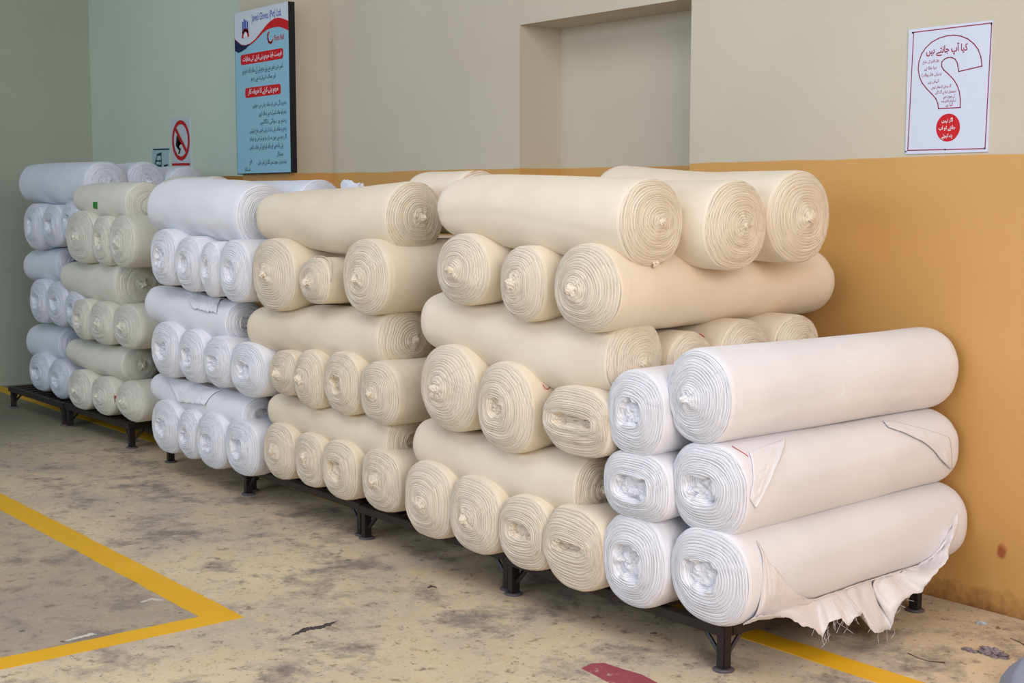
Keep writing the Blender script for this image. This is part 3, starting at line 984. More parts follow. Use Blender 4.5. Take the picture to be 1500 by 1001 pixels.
# ------------------------------------------------------------------ loose cloth, marks and threads on the rolls
M_THREAD = flat('red_thread', srgb(190, 40, 50))
M_TAG = flat('green_tag', srgb(44, 140, 44))
M_TAN = flat('tan_stain', srgb(206, 158, 98), 0.9, 0.1)
M_SATIN, nt, b = new_mat('white_lining_cloth', 0.42, 0.5)
b.inputs['Base Color'].default_value = srgb(232, 228, 230)
b.inputs['Sheen Weight'].default_value = 0.3
b.inputs['Transmission Weight'].default_value = 0.0
bump(nt, b, noise(nt, nt.nodes.new('ShaderNodeTexCoord').outputs['Object'], 24, 5, 0.6, 0.5), 0.5, 0.012)


def project(P):
    v = P-EYE
    z = v@FWD
    return np.stack([750+FOC*(v@RGT)/z, 500.5-FOC*(v@UPV)/z], -1), z


def pick(R, x, y):
    """theta, s of the surface point of roll R that the picture shows at x, y"""
    S, T = np.meshgrid(np.linspace(R.gs[0], R.gs[-1], 240), np.linspace(0, 2*PI, 360, endpoint=False), indexing='ij')
    P = R.outline(T, S)
    q, z = project(P)
    d = np.hypot(q[..., 0]-x, q[..., 1]-y)
    sc = np.where(d < d.min()+2.0, z, 1e9)
    i = np.unravel_index(np.argmin(sc), sc.shape)
    return T[i], S[i]


def on_roll(R, x, y, lift=0.003):
    t, s = pick(R, x, y)
    return R.outline(np.array([t]), np.array([s]), lift)[0]


def thread(R, pts, name='thread', rad=0.0012, mat=None, lift=0.002):
    P = [on_roll(R, x, y, lift)-R.org for x, y in pts]
    m = MB(); m.tube(P, rad, 6)
    o = m.build(name, mat or M_THREAD, R.root, True)
    if not mat:
        o['label'] = 'thin red thread'
    return o


def patch(R, name, corners, nu, nv, mat, lift=0.004, wr=0.0, edge=0.0, rag=0.0, hemside=None, freq=14.0, thick=0.0015):
    """cloth lying on the roll between four picture corners (a, b, c, d in order)"""
    ts = []
    for x, y in corners:
        t, s = pick(R, x, y)
        ts.append((t, s))
    t0 = ts[0][0]
    ts = [((t-t0+PI) % (2*PI)-PI+t0, s) for t, s in ts]
    a, b_, c, d = [np.array(q) for q in ts]
    U_, V_ = np.meshgrid(np.linspace(0, 1, nu), np.linspace(0, 1, nv), indexing='ij')
    Q = (a*(1-U_)[..., None]+b_*U_[..., None])*(1-V_)[..., None]+(d*(1-U_)[..., None]+c*U_[..., None])*V_[..., None]
    rn = vnoise(np.stack([U_*9+3.3, V_*0+R.seed, V_*0], -1))+0.6*vnoise(np.stack([U_*31+1.3, V_*0+R.seed, V_*0], -1))
    Q[..., 0] += rag*rn*V_**2
    n1 = vnoise(np.stack([U_*freq+R.seed, V_*freq*0.35, U_*0+5.5], -1))
    n2 = vnoise(np.stack([U_*4+R.seed, V_*freq, U_*0+2.5], -1))
    ex = lift+wr*(0.6*np.abs(n1)+0.4*np.abs(n2))*np.sin(np.clip(V_*1.6, 0, 1)*PI/2)*np.clip(np.minimum(U_, 1-U_)*12+0.3, 0, 1)
    if hemside:
        ex = ex+edge*np.exp(-((V_-0.93)/0.05)**2)
    P = R.outline(Q[..., 0], Q[..., 1], ex)
    return grid_cloth(name, P, mat, R.root, R.org, thick)


FW = FAB['white'][0]
R = W['r2']
patch(R, 'loose_cloth', [(1096, 662), (1097, 730), (1106, 745), (1150, 643)], 40, 22, FW, 0.004, 0.008, 0.006, 0, True)
patch(R, 'cloth_fold', [(1292, 616), (1390, 640), (1392, 688), (1300, 626)], 30, 14, FW, 0.005, 0.012, 0.006, 0, True)
thread(R, [(1072, 652), (1080, 657), (1092, 664), (1096, 668)])
R = W['r3']
thread(R, [(1228, 586), (1236, 580), (1241, 570), (1240, 562)], 'crease_mark', 0.0008, FW, 0.0008)

# torn cloth trailing from the lowest white roll
R = W['r1']
topc = [(1106, 792), (1120, 812), (1140, 838), (1160, 862), (1182, 884), (1215, 880), (1255, 872), (1300, 860), (1335, 846), (1362, 824), (1383, 795), (1398, 765), (1402, 748)]
lowc = [(1100, 905), (1128, 900), (1158, 905), (1180, 919), (1192, 922), (1207, 935), (1217, 912), (1232, 905), (1240, 918), (1250, 903), (1268, 900), (1280, 926), (1296, 925), (1309, 924), (1312, 905), (1320, 885),
        (1335, 872), (1352, 868), (1362, 850), (1374, 836), (1386, 812), (1398, 790), (1403, 770)]
nu, nv = 150, 26


def curve_px(pts, u):
    pts = np.array(pts, float)
    k = np.concatenate([[0], np.cumsum(np.hypot(*np.diff(pts, axis=0).T))]); k /= k[-1]
    return np.interp(u, k, pts[:, 0]), np.interp(u, k, pts[:, 1])


tx, ty_ = curve_px(topc, np.linspace(0, 1, 30))
tt = np.array([pick(R, x, y) for x, y in zip(tx, ty_)])
tt[:, 0] = (tt[:, 0]+PI) % (2*PI)-PI
ug = np.linspace(0, 1, nu)
tht = gsm(np.interp(ug, np.linspace(0, 1, 30), tt[:, 0]), 3); sst = gsm(np.interp(ug, np.linspace(0, 1, 30), tt[:, 1]), 3)
lx_, ly2 = curve_px(lowc, ug)
XH = R.cen[0][0]+R.hw[0]*0.92
rsn = np.random.RandomState(3)
low = np.array([at(0, XH+0.012*math.sin(17*u)+0.006*math.sin(41*u), x, y) for u, x, y in zip(ug, lx_, ly2)])
low[:, 2] = np.maximum(low[:, 2]+(rsn.rand(nu)-0.5)*0.008, 0.004)
low[:, 1] = np.minimum(low[:, 1], 4.66)
P = np.zeros((nu, nv, 3))
for i, u in enumerate(ug):
    leave = min(tht[i]-0.1, -0.85)
    nst = 14
    ths = np.linspace(tht[i], leave, nst)
    wr = 0.004+0.009*np.abs(vnoise(np.stack([np.full(nst, u*34), np.linspace(0, 2.5, nst), np.zeros(nst)], -1)))*np.linspace(0.3, 1, nst)
    ss = np.linspace(sst[i], np.clip(low[i, 1]-3.30, 0.01, R.gs[-1]-0.01), nst)
    if u < 0.12 or u > 0.8:
        wr = wr+0.004*np.sin(np.linspace(0, 9, nst)+u*50)
    P[i, :nst] = R.outline(ths, ss, wr)
    p0 = P[i, nst-1]; p3 = low[i]
    k = np.linspace(0, 1, nv-nst+1)[1:]
    tan = P[i, nst-1]-P[i, nst-2]
    tan = tan/np.linalg.norm(tan)*np.linalg.norm(p3-p0)*0.35
    q = ((1-k)**2)[:, None]*p0+(2*k*(1-k))[:, None]*(p0+tan)+(k**2)[:, None]*p3
    fold = vnoise(np.stack([np.full(len(k), u*26), k*1.5, np.full(len(k), 3.3)], -1))
    q[:, 0] += 0.022*fold*np.minimum(1, np.linalg.norm(p3-p0)*9)
    P[i, nst:] = q
P[..., 2] = np.maximum(P[..., 2], 0.004)
dr = grid_cloth('torn_cloth', P, M_SATIN, R.root, R.org, 0.0012)
dr['label'] = 'torn shiny cloth hanging ragged below the roll'
m = MB()
for k in range(26):
    i = int(rsn.randint(30, nu-30))
    p = low[i]-R.org
    L_ = 0.012+0.025*rsn.rand()
    m.tube([p, p+np.array([0.004*rsn.randn(), 0.008*rsn.randn(), -L_*0.5]), p+np.array([0.006*rsn.randn(), 0.018*rsn.randn(), -min(L_, max(0.002, low[i][2]-0.004))])], 0.0006, 4)
m.build('loose_threads', FW, dr)['kind'] = 'stuff'

# details of the cream stacks
thread(second, [(1006, 496), (1016, 493), (1027, 492), (1036, 495)], rad=0.002)
thread(pinch, [(796, 563), (799, 568), (804, 570), (808, 566)], rad=0.0015)
patch(tanroll, 'tan_stain', [(690, 252), (700, 252), (701, 258), (689, 258)], 8, 8, M_TAN, 0.001, thick=0.0005)
FC = FAB['cream'][0]; FO = FAB['oat'][0]
R = top
m = MB()
c = on_roll(R, 1000, 372, 0.0)
cc = at(0, R.gc[0][0]+0.012, 960, 387)-R.org
a_ = [cc+np.array([0.004*math.cos(t*1.9), 0.013*math.cos(t)*(1-t/16), 0.013*math.sin(t)*(1-t/16)]) for t in np.linspace(0, 12, 40)]
m.tube(a_, 0.004, 7)
m.build('cloth_tail', FC, R.root, True)
patch(flapr, 'cloth_fold', [(462, 384), (486, 384), (484, 415), (466, 432)], 20, 14, FO, 0.004, 0.006, 0.004, 0, True)
FD = FAB['dull'][0]
patch(green, 'tag', [(135, 296.5), (141, 296.5), (141.5, 307), (135.5, 306)], 6, 6, M_TAG, 0.003)['label'] = 'small green tag'
R = nine
pts9 = [(172, 588), (170.5, 591), (172, 587), (173.5, 582), (173, 579.5), (171, 580), (170, 583), (171.5, 585.5), (173.2, 583)]
pp = [on_roll(R, x-3.5, y, 0.003)-R.org for x, y in pts9]
m = MB(); m.tube(pp, 0.0028, 6)
m.build('mark', M_THREAD, R.root, True)['label'] = 'red painted 9'
# ragged cloth over two lying rolls of the middle white stack
patch(b2, 'loose_cloth', [(268, 424), (326, 437), (318, 458), (284, 452)], 50, 20, FW, 0.006, 0.012, 0.005, 0.035, True)
patch(b1, 'loose_cloth', [(246, 549), (324, 571), (300, 594), (262, 590)], 50, 20, FW, 0.006, 0.012, 0.005, 0.035, True)

# crumpled bluish cloth lying behind the smaller cream stack's top roll


def lump(name, cen, rx, ry, rz, mat, label, cat, seed, amp=0.5, nu=40, nv=60, freq=2.4, flatb=True):
    u = np.linspace(0, PI/2 if flatb else PI, nu); v = np.arange(nv)*2*PI/nv
    U_, V_ = np.meshgrid(u, v, indexing='ij')
    d = np.stack([np.sin(U_)*np.cos(V_), np.sin(U_)*np.sin(V_), np.cos(U_)], -1)
    n = np.abs(vnoise(d*freq+seed))+0.5*np.abs(vnoise(d*freq*2.3+seed*2))
    r = 1-amp*n*1.2
    P = d*r[..., None]*np.array([rx, ry, rz])
    V = P.reshape(-1, 3)
    i, j = np.meshgrid(np.arange(nu-1), np.arange(nv), indexing='ij')
    j2 = (j+1) % nv
    F = [tuple(f) for f in np.stack([i*nv+j, (i+1)*nv+j, (i+1)*nv+j2, i*nv+j2], -1).reshape(-1, 4)]
    F.append(tuple((nu-1)*nv+k for k in range(nv)))
    o = mesh_obj(name, V+np.array(cen), F, mat, origin=cen)
    return tag(o, label, cat)


c = at(1, 3.86, 512, 280)
lump('cloth_scrap', (c[0], c[1], c[2]-0.02), 0.17, 0.08, 0.085, FAB['blue'][0], 'crumpled bluish white cloth lying on the rolls against the ochre wall', 'cloth', 4, 0.55, freq=1.7)

# ------------------------------------------------------------------ signs on the walls
_F = {}


def _reg(base, iso, fin, ini=0, med=0):
    _F[chr(base)] = (iso, fin, ini, med)


for args in [(0x627, 0xFE8D, 0xFE8E), (0x622, 0xFE81, 0xFE82), (0x628, 0xFE8F, 0xFE90, 0xFE91, 0xFE92), (0x67E, 0xFB56, 0xFB57, 0xFB58, 0xFB59),
             (0x62A, 0xFE95, 0xFE96, 0xFE97, 0xFE98), (0x679, 0xFB66, 0xFB67, 0xFB68, 0xFB69), (0x62C, 0xFE9D, 0xFE9E, 0xFE9F, 0xFEA0),
             (0x686, 0xFB7A, 0xFB7B, 0xFB7C, 0xFB7D), (0x62D, 0xFEA1, 0xFEA2, 0xFEA3, 0xFEA4), (0x62E, 0xFEA5, 0xFEA6, 0xFEA7, 0xFEA8),
             (0x62F, 0xFEA9, 0xFEAA), (0x688, 0xFB88, 0xFB89), (0x631, 0xFEAD, 0xFEAE), (0x632, 0xFEAF, 0xFEB0), (0x633, 0xFEB1, 0xFEB2, 0xFEB3, 0xFEB4),
             (0x634, 0xFEB5, 0xFEB6, 0xFEB7, 0xFEB8), (0x635, 0xFEB9, 0xFEBA, 0xFEBB, 0xFEBC), (0x637, 0xFEC1, 0xFEC2, 0xFEC3, 0xFEC4),
             (0x639, 0xFEC9, 0xFECA, 0xFECB, 0xFECC), (0x641, 0xFED1, 0xFED2, 0xFED3, 0xFED4), (0x642, 0xFED5, 0xFED6, 0xFED7, 0xFED8),
             (0x6A9, 0xFB8E, 0xFB8F, 0xFB90, 0xFB91), (0x6AF, 0xFB92, 0xFB93, 0xFB94, 0xFB95), (0x644, 0xFEDD, 0xFEDE, 0xFEDF, 0xFEE0),
             (0x645, 0xFEE1, 0xFEE2, 0xFEE3, 0xFEE4), (0x646, 0xFEE5, 0xFEE6, 0xFEE7, 0xFEE8), (0x6BA, 0xFB9E, 0xFB9F), (0x648, 0xFEED, 0xFEEE),
             (0x6C1, 0xFBA6, 0xFBA7, 0xFBA8, 0xFBA9), (0x6BE, 0xFBAA, 0xFBAB, 0xFBAC, 0xFBAD), (0x6CC, 0xFBFC, 0xFBFD, 0xFBFE, 0xFBFF),
             (0x6D2, 0xFBAE, 0xFBAF), (0x626, 0xFE89, 0xFE8A, 0xFE8B, 0xFE8C)]:
    _reg(*args)


def urdu(s):
    """joined letter forms in visual order"""
    out = []
    for i, ch in enumerate(s):
        if ch not in _F:
            out.append(ch)
            continue
        prev = i > 0 and s[i-1] in _F and _F[s[i-1]][2] != 0
        nxt = i+1 < len(s) and s[i+1] in _F and _F[ch][2] != 0
        iso, fin, ini, med = _F[ch]
        out.append(chr(med if prev and nxt else fin if prev else ini if nxt else iso))
    return ''.join(out[::-1])


def text_mesh(body, bold=0.0):
    cu = bpy.data.curves.new('t', 'FONT')
    cu.body = body
    cu.resolution_u = 2
    cu.offset = bold
    o = bpy.data.objects.new('t', cu)
    COL.objects.link(o)
    bpy.context.view_layer.update()
    me = bpy.data.meshes.new_from_object(o.evaluated_get(bpy.context.evaluated_depsgraph_get()))
    V = np.array([v.co[:] for v in me.vertices])
    F = [tuple(p_.vertices) for p_ in me.polygons]
    bpy.data.objects.remove(o)
    bpy.data.meshes.remove(me)
    return V, F


class Sign:
    """a printed panel facing the room on plane y = yp; prints are laid out by their place in the picture"""

    def __init__(self, name, yp, x0, x1, z0, z1, th, mat, label, cat, backmat=None):
        self.yp = yp
        self.org = np.array([(x0+x1)/2, yp+th, z0])
        self.root = tag(empty(name, self.org), label, cat)
        m = MB(); m.box(x0, x1, yp, yp+th, z0, z1)
        m.v = [tuple(np.array(v)-self.org) for v in m.v]
        m.build('panel', mat, self.root)
        self.k = 1

    def P(self, x, y):
        p = at(1, self.yp, x, y)
        return (p[0], p[2])

    def polys(self, name, polys, mat, label=None, px=True, lay=None):
        lay = lay or self.k
        m = MB()
        y = self.yp-0.0007*lay
        for pl in polys:
            q = [self.P(*p) for p in pl] if px else pl
            bm = bmesh.new()
            vs = [bm.verts.new((a, y, c)) for a, c in q]
            f = bm.faces.new(vs)
            bmesh.ops.triangulate(bm, faces=[f])
            bm.verts.index_update()
            m.add([v.co for v in bm.verts], [[v.index for v in g.verts] for g in bm.faces])
            bm.free()
        m.v = [tuple(np.array(v)-self.org) for v in m.v]
        o = mesh_obj(name, m.v, m.f, mat, self.root, False)
        self.fix(o)
        if label:
            o['label'] = label
        return o

    def fix(self, o):
        bm = bmesh.new(); bm.from_mesh(o.data)
        for f in bm.faces:
            f.normal_update()
            if f.normal.y > 0:
                f.normal_flip()
        bm.to_mesh(o.data); bm.free()

    def line(self, name, pts, w, mat, px=True, closed=False, lay=None):
        q = [np.array(self.P(*p) if px else p) for p in pts]
        n = len(q)
        segs = []
        for i in range(n if closed else n-1):
            a, c = q[i], q[(i+1) % n]
            d = c-a
            L_ = np.linalg.norm(d)
            if L_ < 1e-6:
                continue
            d = d/L_; nn = np.array([-d[1], d[0]])*w/2; e = d*w*0.45
            segs.append([tuple(a-e+nn), tuple(a-e-nn), tuple(c+e-nn), tuple(c+e+nn)])
        return self.polys(name, segs, mat, px=False, lay=lay)

    def text(self, name, lines, mat, lay=None, label=None, bold=0.008):
        """lines: (body, x left, x right, y middle, letter height in metres or None)"""
        lay = lay or self.k
        for body, xl, xr, ym, hh in lines:
            m = MB()
            V, F = text_mesh(body, bold)
            a = np.array(self.P(xl, ym)); c = np.array(self.P(xr, ym))
            lo, hi = V.min(0), V.max(0)
            w = c[0]-a[0]
            sx = w/(hi[0]-lo[0])
            sz = hh/(hi[1]-lo[1]) if hh else sx
            zc = (a[1]+c[1])/2
            pts = [(a[0]+(v[0]-lo[0])*sx, self.yp-0.0007*lay, zc+(v[1]-(lo[1]+hi[1])/2)*sz) for v in V]
            m.add([np.array(p)-self.org for p in pts], F)
            o = mesh_obj(name, m.v, m.f, mat, self.root, False)
            self.fix(o)
            if label:
                o['label'] = label


def ell(cx_, cz_, rx, rz, n=48, a0=0, a1=2*PI):
    return [(cx_+rx*math.cos(t), cz_+rz*math.sin(t)) for t in np.linspace(a0, a1, n, endpoint=(a1-a0) < 6.28)]


I_RED = flat('red_print', srgb(196, 16, 26)); I_DKRED = flat('dark_red_print', srgb(150, 34, 62)); I_INK = flat('dark_ink', srgb(38, 66, 84))
I_WHITE = flat('white_print', srgb(232, 232, 238)); I_BLUE = flat('blue_print', srgb(38, 76, 170)); I_NAVY = flat('navy_print', srgb(14, 22, 74))
I_SKY = flat('light_blue_board', srgb(140, 190, 212), 0.35, 0.5); I_PALE = flat('pale_board_white', srgb(206, 214, 224), 0.35, 0.5)
I_BLACK = flat('black_board_edge', srgb(14, 14, 18)); I_POST = flat('poster_paper', srgb(208, 216, 234), 0.4, 0.4)
I_PINK = flat('poster_frame_margin', srgb(214, 208, 226), 0.3, 0.5); I_DKGR = flat('dark_green_print', srgb(20, 72, 66)); I_PGR = flat('pale_green_panel', srgb(170, 204, 208))

# first aid board on the pier
yb_ = 4.332
S = Sign('first_aid_board', yb_, *[at(1, yb_, 345, 120)[0]-0.0, at(1, yb_, 424.5, 120)[0]], at(1, yb_, 400, 254)[2], at(1, yb_, 400, 7)[2], 0.043, I_BLACK,
         'tall light blue printed board with red headings and black edges on the pier', 'notice board')
X0b, X1b = S.P(345.5, 120)[0], S.P(424, 120)[0]
Z0b, Z1b = S.P(400, 253)[1], S.P(400, 7)[1]
S.polys('board_face', [[(X0b, Z0b), (X1b, Z0b), (X1b, Z1b), (X0b, Z1b)]], I_SKY, px=False, lay=1)
cp = lambda u, v: (340+u/11.12, v/11.12)
wave = [(75, 640), (110, 700), (160, 738), (230, 742), (300, 712), (370, 655), (440, 575), (500, 500), (560, 432), (620, 378), (690, 338), (760, 325), (830, 340), (905, 378)]
wp = [S.P(*cp(*p)) for p in wave]
wp[0] = (X0b, wp[0][1]); wp[-1] = (X1b, wp[-1][1])
S.polys('header', [[(X0b, Z1b)]+wp+[(X1b, Z1b)]], I_PALE, 'pale header above the wave', px=False, lay=2)
wid = np.interp(np.arange(len(wp)), [0, 3, 5, 7, 10, 13], [0.014, 0.010, 0.012, 0.02, 0.055, 0.060])
up = [(x, z+w*0.25) for (x, z), w in zip(wp, wid)]; dn = [(x, z-w*0.75) for (x, z), w in zip(wp, wid)]
S.polys('wave', [[up[i], up[i+1], dn[i+1], dn[i]] for i in range(len(wp)-1)], I_RED, 'red wave', px=False, lay=3)
wn = np.interp(np.arange(5), [0, 1, 2, 3, 4], [0.075, 0.065, 0.04, 0.02, 0.0])
S.polys('wave', [[(wp[i][0], wp[i][1]), (wp[i+1][0], wp[i+1][1]), (wp[i+1][0], wp[i+1][1]-wn[i+1]-0.001), (wp[i][0], wp[i][1]-wn[i])] for i in range(4)], I_NAVY, 'navy start of the wave', px=False, lay=4)
bars = []
for u, v0 in ((178, 350), (202, 308), (226, 325), (254, 345)):
    bars.append([cp(u-10, v0+5), cp(u+9, v0), cp(u+11, 500-(u-178)*0.2), cp(u-8, 505)])
lg = S.polys('emblem', bars, I_BLUE, 'blue glove fingers over a red arch', lay=3)
S.line('emblem_arch', [cp(178, 605), cp(184, 535), cp(205, 498), cp(230, 490), cp(255, 510), cp(268, 575)], 0.022, I_RED, lay=4)
S.line('emblem_base', [cp(200, 585), cp(240, 570)], 0.02, I_WHITE, lay=4)
S.text('company_name', [('Javed Gloves (Pvt) Ltd.', 369, 412.5, 23.5, 0.062)], I_BLUE, lay=3, label='blue lettering')
S.line('crescent', [cp(*p) for p in ((600, 530), (584, 570), (585, 630), (600, 680), (625, 700), (650, 685), (660, 655))], 0.014, I_RED, lay=3)
S.text('first_aid_lettering', [('First Aid', 402, 416, 54.5, 0.036)], I_RED, lay=3)


def pill(xl, xr, yl0, yl1, yr0, yr1):
    a = S.P(xl, (yl0+yl1)/2); c = S.P(xr, (yr0+yr1)/2)
    h = abs(S.P(xl, yl0)[1]-S.P(xl, yl1)[1])*0.5
    z = (a[1]+c[1])/2; r = h*0.55
    pts = []
    for cx_, cz_, a0 in ((c[0]-r, z+h-r, 0), (a[0]+r, z+h-r, PI/2), (a[0]+r, z-h+r, PI), (c[0]-r, z-h+r, 1.5*PI)):
        pts += [(cx_+r*math.cos(t), cz_+r*math.sin(t)) for t in np.linspace(a0, a0+PI/2, 6)]
    return pts


S.polys('heading_strip', [pill(353, 415, 82, 97, 69.5, 84)], I_RED, 'red heading strip', px=False, lay=2)
S.polys('heading_strip', [pill(359.5, 411.5, 130, 144.5, 122, 137)], I_RED, 'red heading strip', px=False, lay=2)
S.text('heading_lettering', [(urdu('فرسٹ ایڈ مرہم پٹی کرنے کی ہدایات'), 356, 413, 83.5, 0.050), (urdu('مرہم پٹی کرنے کا طریقہ کار'), 364, 408, 133.5, 0.050)], I_WHITE, lay=3, bold=0.02)
S.text('printed_line', [
    (urdu('کسی بھی زخمی سے پہلے مرہم پٹی کے ساتھ ہاتھ دھو لیں'), 355, 415, 101.5, 0.055),
    (urdu('اور صاف کپڑے سے زخم'), 368, 404, 114, 0.045),
    (urdu('زخم پر لگی مٹی کو صاف پانی سے دھولیں'), 370, 420, 153, 0.045),
    (urdu('زخم کو صاف کپڑے سے صاف کریں'), 379, 420, 166, 0.045),
    (urdu('زخم پر دوائی لگائیں'), 381, 420, 178, 0.045),
    (urdu('زخم پر صاف پٹی رکھ کر پٹی اچھی طرح لپیٹیں'), 366, 420, 191, 0.045),
    (urdu('اگر زخم سے خون نہ رک رہا ہو تو اس پر دوبارہ'), 366, 420, 202.5, 0.045),
    (urdu('پٹی باندھیں اور ہاتھ کو اوپر کی طرف رکھیں'), 366, 415, 215, 0.045),
    (urdu('ہسپتال'), 406, 415, 226, 0.040),
    (urdu('زیادہ زخم کی صورت میں ڈاکٹر کے پاس جائیں'), 378, 420, 238, 0.045),
    (urdu('من'), 366, 369, 237, 0.045), (urdu('منتظم'), 359, 367, 249, 0.05)], I_INK, lay=2)

# question mark poster on the right
S = Sign('poster', YW-0.006, -3.352, -2.980, 1.780, 2.272, 0.006, I_POST, 'white poster with a large question mark outline and red disc on the wall', 'poster')
qp = lambda u, v: (1310+u/4.55, 20+v/4.55)
S.line('border', [qp(130, 125), qp(650, 62), qp(605, 900), qp(90, 912)], 0.0040, I_DKRED, closed=True)
Q = [(585, 350), (578, 290), (560, 240), (530, 200), (490, 168), (445, 150), (400, 144), (350, 148), (300, 163), (250, 190), (210, 228), (182, 270), (165, 320), (160, 370), (168, 420), (185, 460), (215, 500), (250, 535),
     (278, 568), (291, 600), (295, 634), (440, 626), (440, 570), (434, 520), (418, 475), (395, 438), (360, 402), (330, 375), (315, 350), (318, 322), (334, 304), (357, 293), (383, 292), (405, 303), (420, 327), (430, 386)]
S.line('question_mark', [qp(*p) for p in Q], 0.0042, I_DKRED, closed=True)
px_ = lambda u: 1310+u/4.55
py_ = lambda v: 20+v/4.55
S.text('title_lettering', [(urdu('کیا آپ جانتے ہیں'), px_(215), px_(490), py_(240), 0.046)], I_DKRED, bold=0.022)
S.text('printed_line', [(urdu(t), px_(a), px_(c), py_(v), 0.017) for t, a, c, v in [
    ('فائر الارم کی طرح', 190, 298, 322), ('دیا جاتا ہے', 200, 282, 365), ('نزدیکی فائر پوائنٹ', 180, 315, 408), ('کہاں ہے', 225, 300, 453),
    ('آگ بجھانے کا سامان کیسے', 248, 380, 488), ('استعمال کرنا ہے آگ لگنے', 273, 412, 522), ('کی صورت میں', 325, 405, 553), ('آپ کو باہر جانا اور راستہ', 312, 412, 582),
    ('کیا ہے', 340, 392, 608)]], I_DKRED)
cx_, cz_ = S.P(*qp(358, 760))
rx_ = abs(S.P(*qp(438, 760))[0]-cx_)
rz_ = abs(S.P(*qp(358, 853))[1]-cz_)
S.polys('disc', [ell(cx_, cz_, rx_, rz_)], I_RED, 'red disc', px=False)
S.text('disc_lettering', [(urdu(t), px_(a), px_(c), py_(v), 0.022) for t, a, c, v in [('اگر نہیں', 318, 392, 712), ('جانتے تو اب', 298, 408, 764), ('پتہ کیجئے', 316, 388, 818)]], I_WHITE, lay=3, bold=0.02)
for k, (u, v) in enumerate([(124, 127), (650, 70), (604, 898), (78, 920), (340, 906)]):
    c = S.P(*qp(u, v))
    m = MB()
    m.add([(c[0]+0.0035*math.cos(t)-S.org[0], S.yp-0.0022-S.org[1], c[1]+0.0035*math.sin(t)-S.org[2]) for t in np.arange(8)*PI/4], [tuple(range(8))])
    mesh_obj('pin', m.v, m.f, I_BLACK, S.root, False)

# no naked flame sign and the green one beside it
sp = lambda u, v: (220+u/11.77, 165+v/11.77)
S = Sign('prohibition_sign', YW-0.005, S.P(0, 0)[0]*0+at(1, YW, 251.5, 200)[0], at(1, YW, 279.5, 200)[0], 1.79, at(1, YW, 266, 172)[2], 0.005, I_PALE,
         'small sign with red crossed ring over a hand and match on the green wall', 'sign')
c = S.P(*sp(530, 480)); rx_ = abs(S.P(*sp(683, 480))[0]-c[0]); rz_ = abs(S.P(*sp(530, 828))[1]-c[1])
ang = np.linspace(0, 2*PI, 49)
S.polys('red_ring', [[(c[0]+rx_*math.cos(a), c[1]+rz_*math.sin(a)), (c[0]+rx_*math.cos(b2_), c[1]+rz_*math.sin(b2_)), (c[0]+rx_*0.80*math.cos(b2_), c[1]+rz_*0.80*math.sin(b2_)), (c[0]+rx_*0.80*math.cos(a), c[1]+rz_*0.80*math.sin(a))]
                     for a, b2_ in zip(ang[:-1], ang[1:])], I_RED, px=False, lay=3)
S.line('red_bar', [sp(440, 280), sp(632, 680)], rx_*0.2, I_RED, lay=4)
S.polys('hand_and_match', [[sp(*p) for p in [(458, 395), (480, 390), (535, 470), (550, 525), (505, 500), (478, 485), (472, 560), (500, 600), (535, 622), (522, 665), (508, 718), (486, 708), (500, 650), (468, 612), (443, 565), (450, 480)]]],
        I_BLACK, lay=2)
S.polys('caption_strip', [[sp(380, 875), sp(688, 870), sp(688, 912), sp(380, 917)]], I_RED, lay=2)
S = Sign('extinguisher_sign', YW-0.005, at(1, YW, 224, 230)[0], at(1, YW, 248.5, 230)[0], 1.79, at(1, YW, 236, 217)[2], 0.005, I_PGR,
         'small pale sign with dark green symbol left of the crossed ring sign', 'sign')
S.polys('green_symbol', [[sp(120, 712), sp(196, 682), sp(202, 965), sp(80, 885)]], I_DKGR, lay=2)
S.polys('symbol_windows', [[sp(122, 750), sp(188, 745), sp(188, 820), sp(116, 820)], [sp(110, 850), sp(188, 848), sp(188, 900), sp(105, 892)]], I_PGR, lay=3)
S.line('top_rule', [sp(60, 638), sp(325, 630)], 0.012, I_INK, lay=2)
S.line('small_print', [sp(240, 915), sp(270, 915), sp(300, 900)], 0.014, I_INK, lay=2)

# ------------------------------------------------------------------ litter on the floor
RAG, nt, b = new_mat('grey_rag_cloth', 0.95, 0.1)
c = mixc(nt, noise(nt, geo_pos(nt), 40, 4), srgb(118, 104, 108), srgb(168, 152, 150))
nt.links.new(c, b.inputs['Base Color'])


def flo(x, y):
    p = at(2, 0, x, y)
    return (p[0], p[1], 0.0)


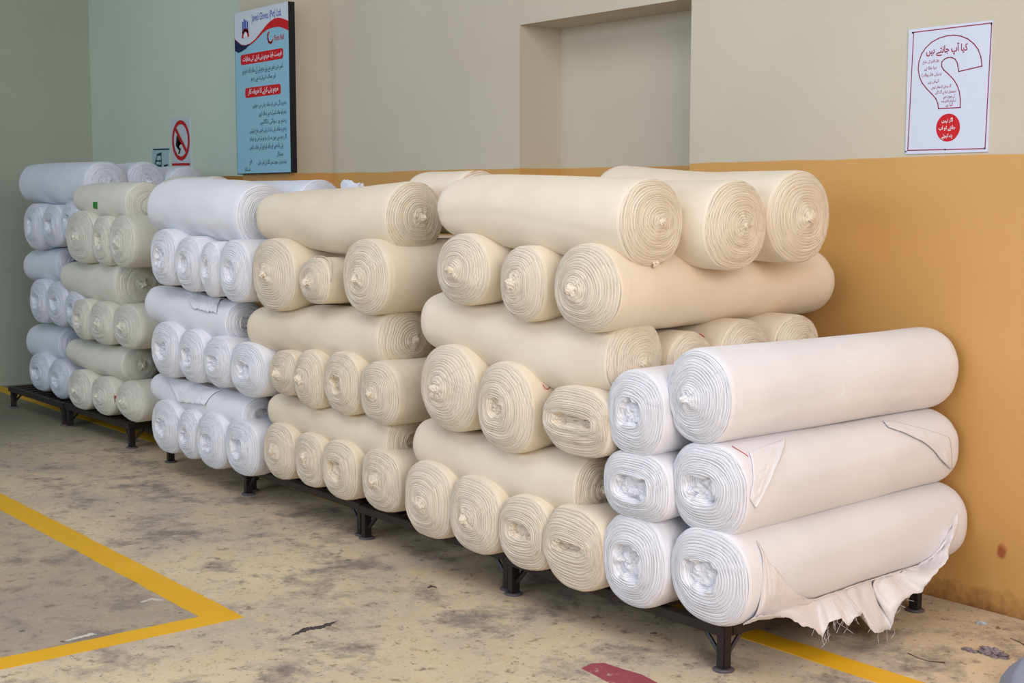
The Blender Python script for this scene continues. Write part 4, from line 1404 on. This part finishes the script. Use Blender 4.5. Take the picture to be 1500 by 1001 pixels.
lump('rag', flo(1455, 960), 0.075, 0.035, 0.030, RAG, 'crumpled grey rag on the floor near the right edge', 'rag', 9, 0.6, freq=3.0)
lump('rag', flo(1420, 954), 0.038, 0.018, 0.014, RAG, 'small dark cloth twist touching the left of the grey rag', 'rag', 14, 0.6, freq=3.0)
lump('paper_scrap', flo(1438, 914), 0.030, 0.02, 0.010, flat('pale_scrap', srgb(190, 190, 194)), 'pale torn scrap on the floor by the wall', 'scrap', 21, 0.6, freq=3.0)
lump('pebble', flo(1462, 921), 0.010, 0.009, 0.008, flat('brown_pebble', srgb(128, 96, 60)), 'small brown pebble near the wall foot', 'pebble', 2, 0.2)
for pts, lab in [([(1330, 958), (1345, 965), (1362, 970), (1384, 972)], 'thin brown twig lying on the floor before the grey rag'),
                 ([(1480, 936), (1492, 941), (1504, 948)], 'dark thread near the right edge by the wall')]:
    m = MB()
    w = [np.array(flo(*p)) for p in pts]
    m.tube([p-w[0]+np.array([0, 0, 0.002]) for p in w], [0.0012]*(len(w)-1)+[0.003], 6)
    o = m.build('twig', flat('dark_twig', srgb(92, 66, 50)), None, True)
    o.location = w[0]
    tag(o, lab, 'twig')
BAG, nt, b = new_mat('grey_blue_sacking', 0.9, 0.2)
b.inputs['Base Color'].default_value = srgb(140, 144, 158)
bump(nt, b, noise(nt, geo_pos(nt), 60, 4), 0.3, 0.004)
c = flo(1530, 1020)
lump('sack', (c[0]+0.05, c[1], 0), 0.20, 0.16, 0.15, BAG, 'grey-blue sack cut off by the bottom right corner', 'sack', 30, 0.15, freq=1.2)


# scuffs on the floor
def scuff(pts, w, mat, label, seed):
    r_ = np.random.RandomState(seed)
    P_ = [np.array(at(2, 0, *p)[:2]) for p in pts]
    n = 26
    k = np.linspace(0, 1, n)
    P_ = np.array(P_)
    kk = np.linspace(0, 1, len(P_))
    C_ = np.stack([np.interp(k, kk, P_[:, i]) for i in (0, 1)], 1)
    d = (P_[-1]-P_[0]); d /= np.linalg.norm(d); nn = np.array([-d[1], d[0]])
    ww = w*np.sin(k*PI)**0.6
    up_ = C_+nn*(ww*(0.35+0.65*r_.rand(n)))[:, None]
    dn_ = C_-nn*(ww*(0.35+0.65*r_.rand(n)))[:, None]
    return strip('floor_scuff', [tuple(p) for p in up_]+[tuple(p) for p in dn_[::-1][1:-1]], mat, label, 'scuff mark', None, 0.0009)


scuff([(427, 932), (448, 922), (470, 919), (494, 911)], 0.028, flat('tar_scuff', srgb(66, 62, 62)), 'black scraped scuff on bare concrete, right of the yellow corner', 1)
scuff([(94, 940), (112, 935), (136, 929), (142, 930)], 0.016, flat('pale_scuff', srgb(214, 210, 200)), 'pale scratch just behind the lower yellow line', 2)
scuff([(205, 883), (222, 878), (240, 880)], 0.022, flat('pale_scuff', srgb(206, 198, 184)), 'pale scuff inside the yellow corner', 3)
scuff([(626, 862), (632, 859), (640, 861)], 0.022, flat('dark_scuff', srgb(84, 78, 74)), 'small dark spot on the floor before the tall cream stack', 4)
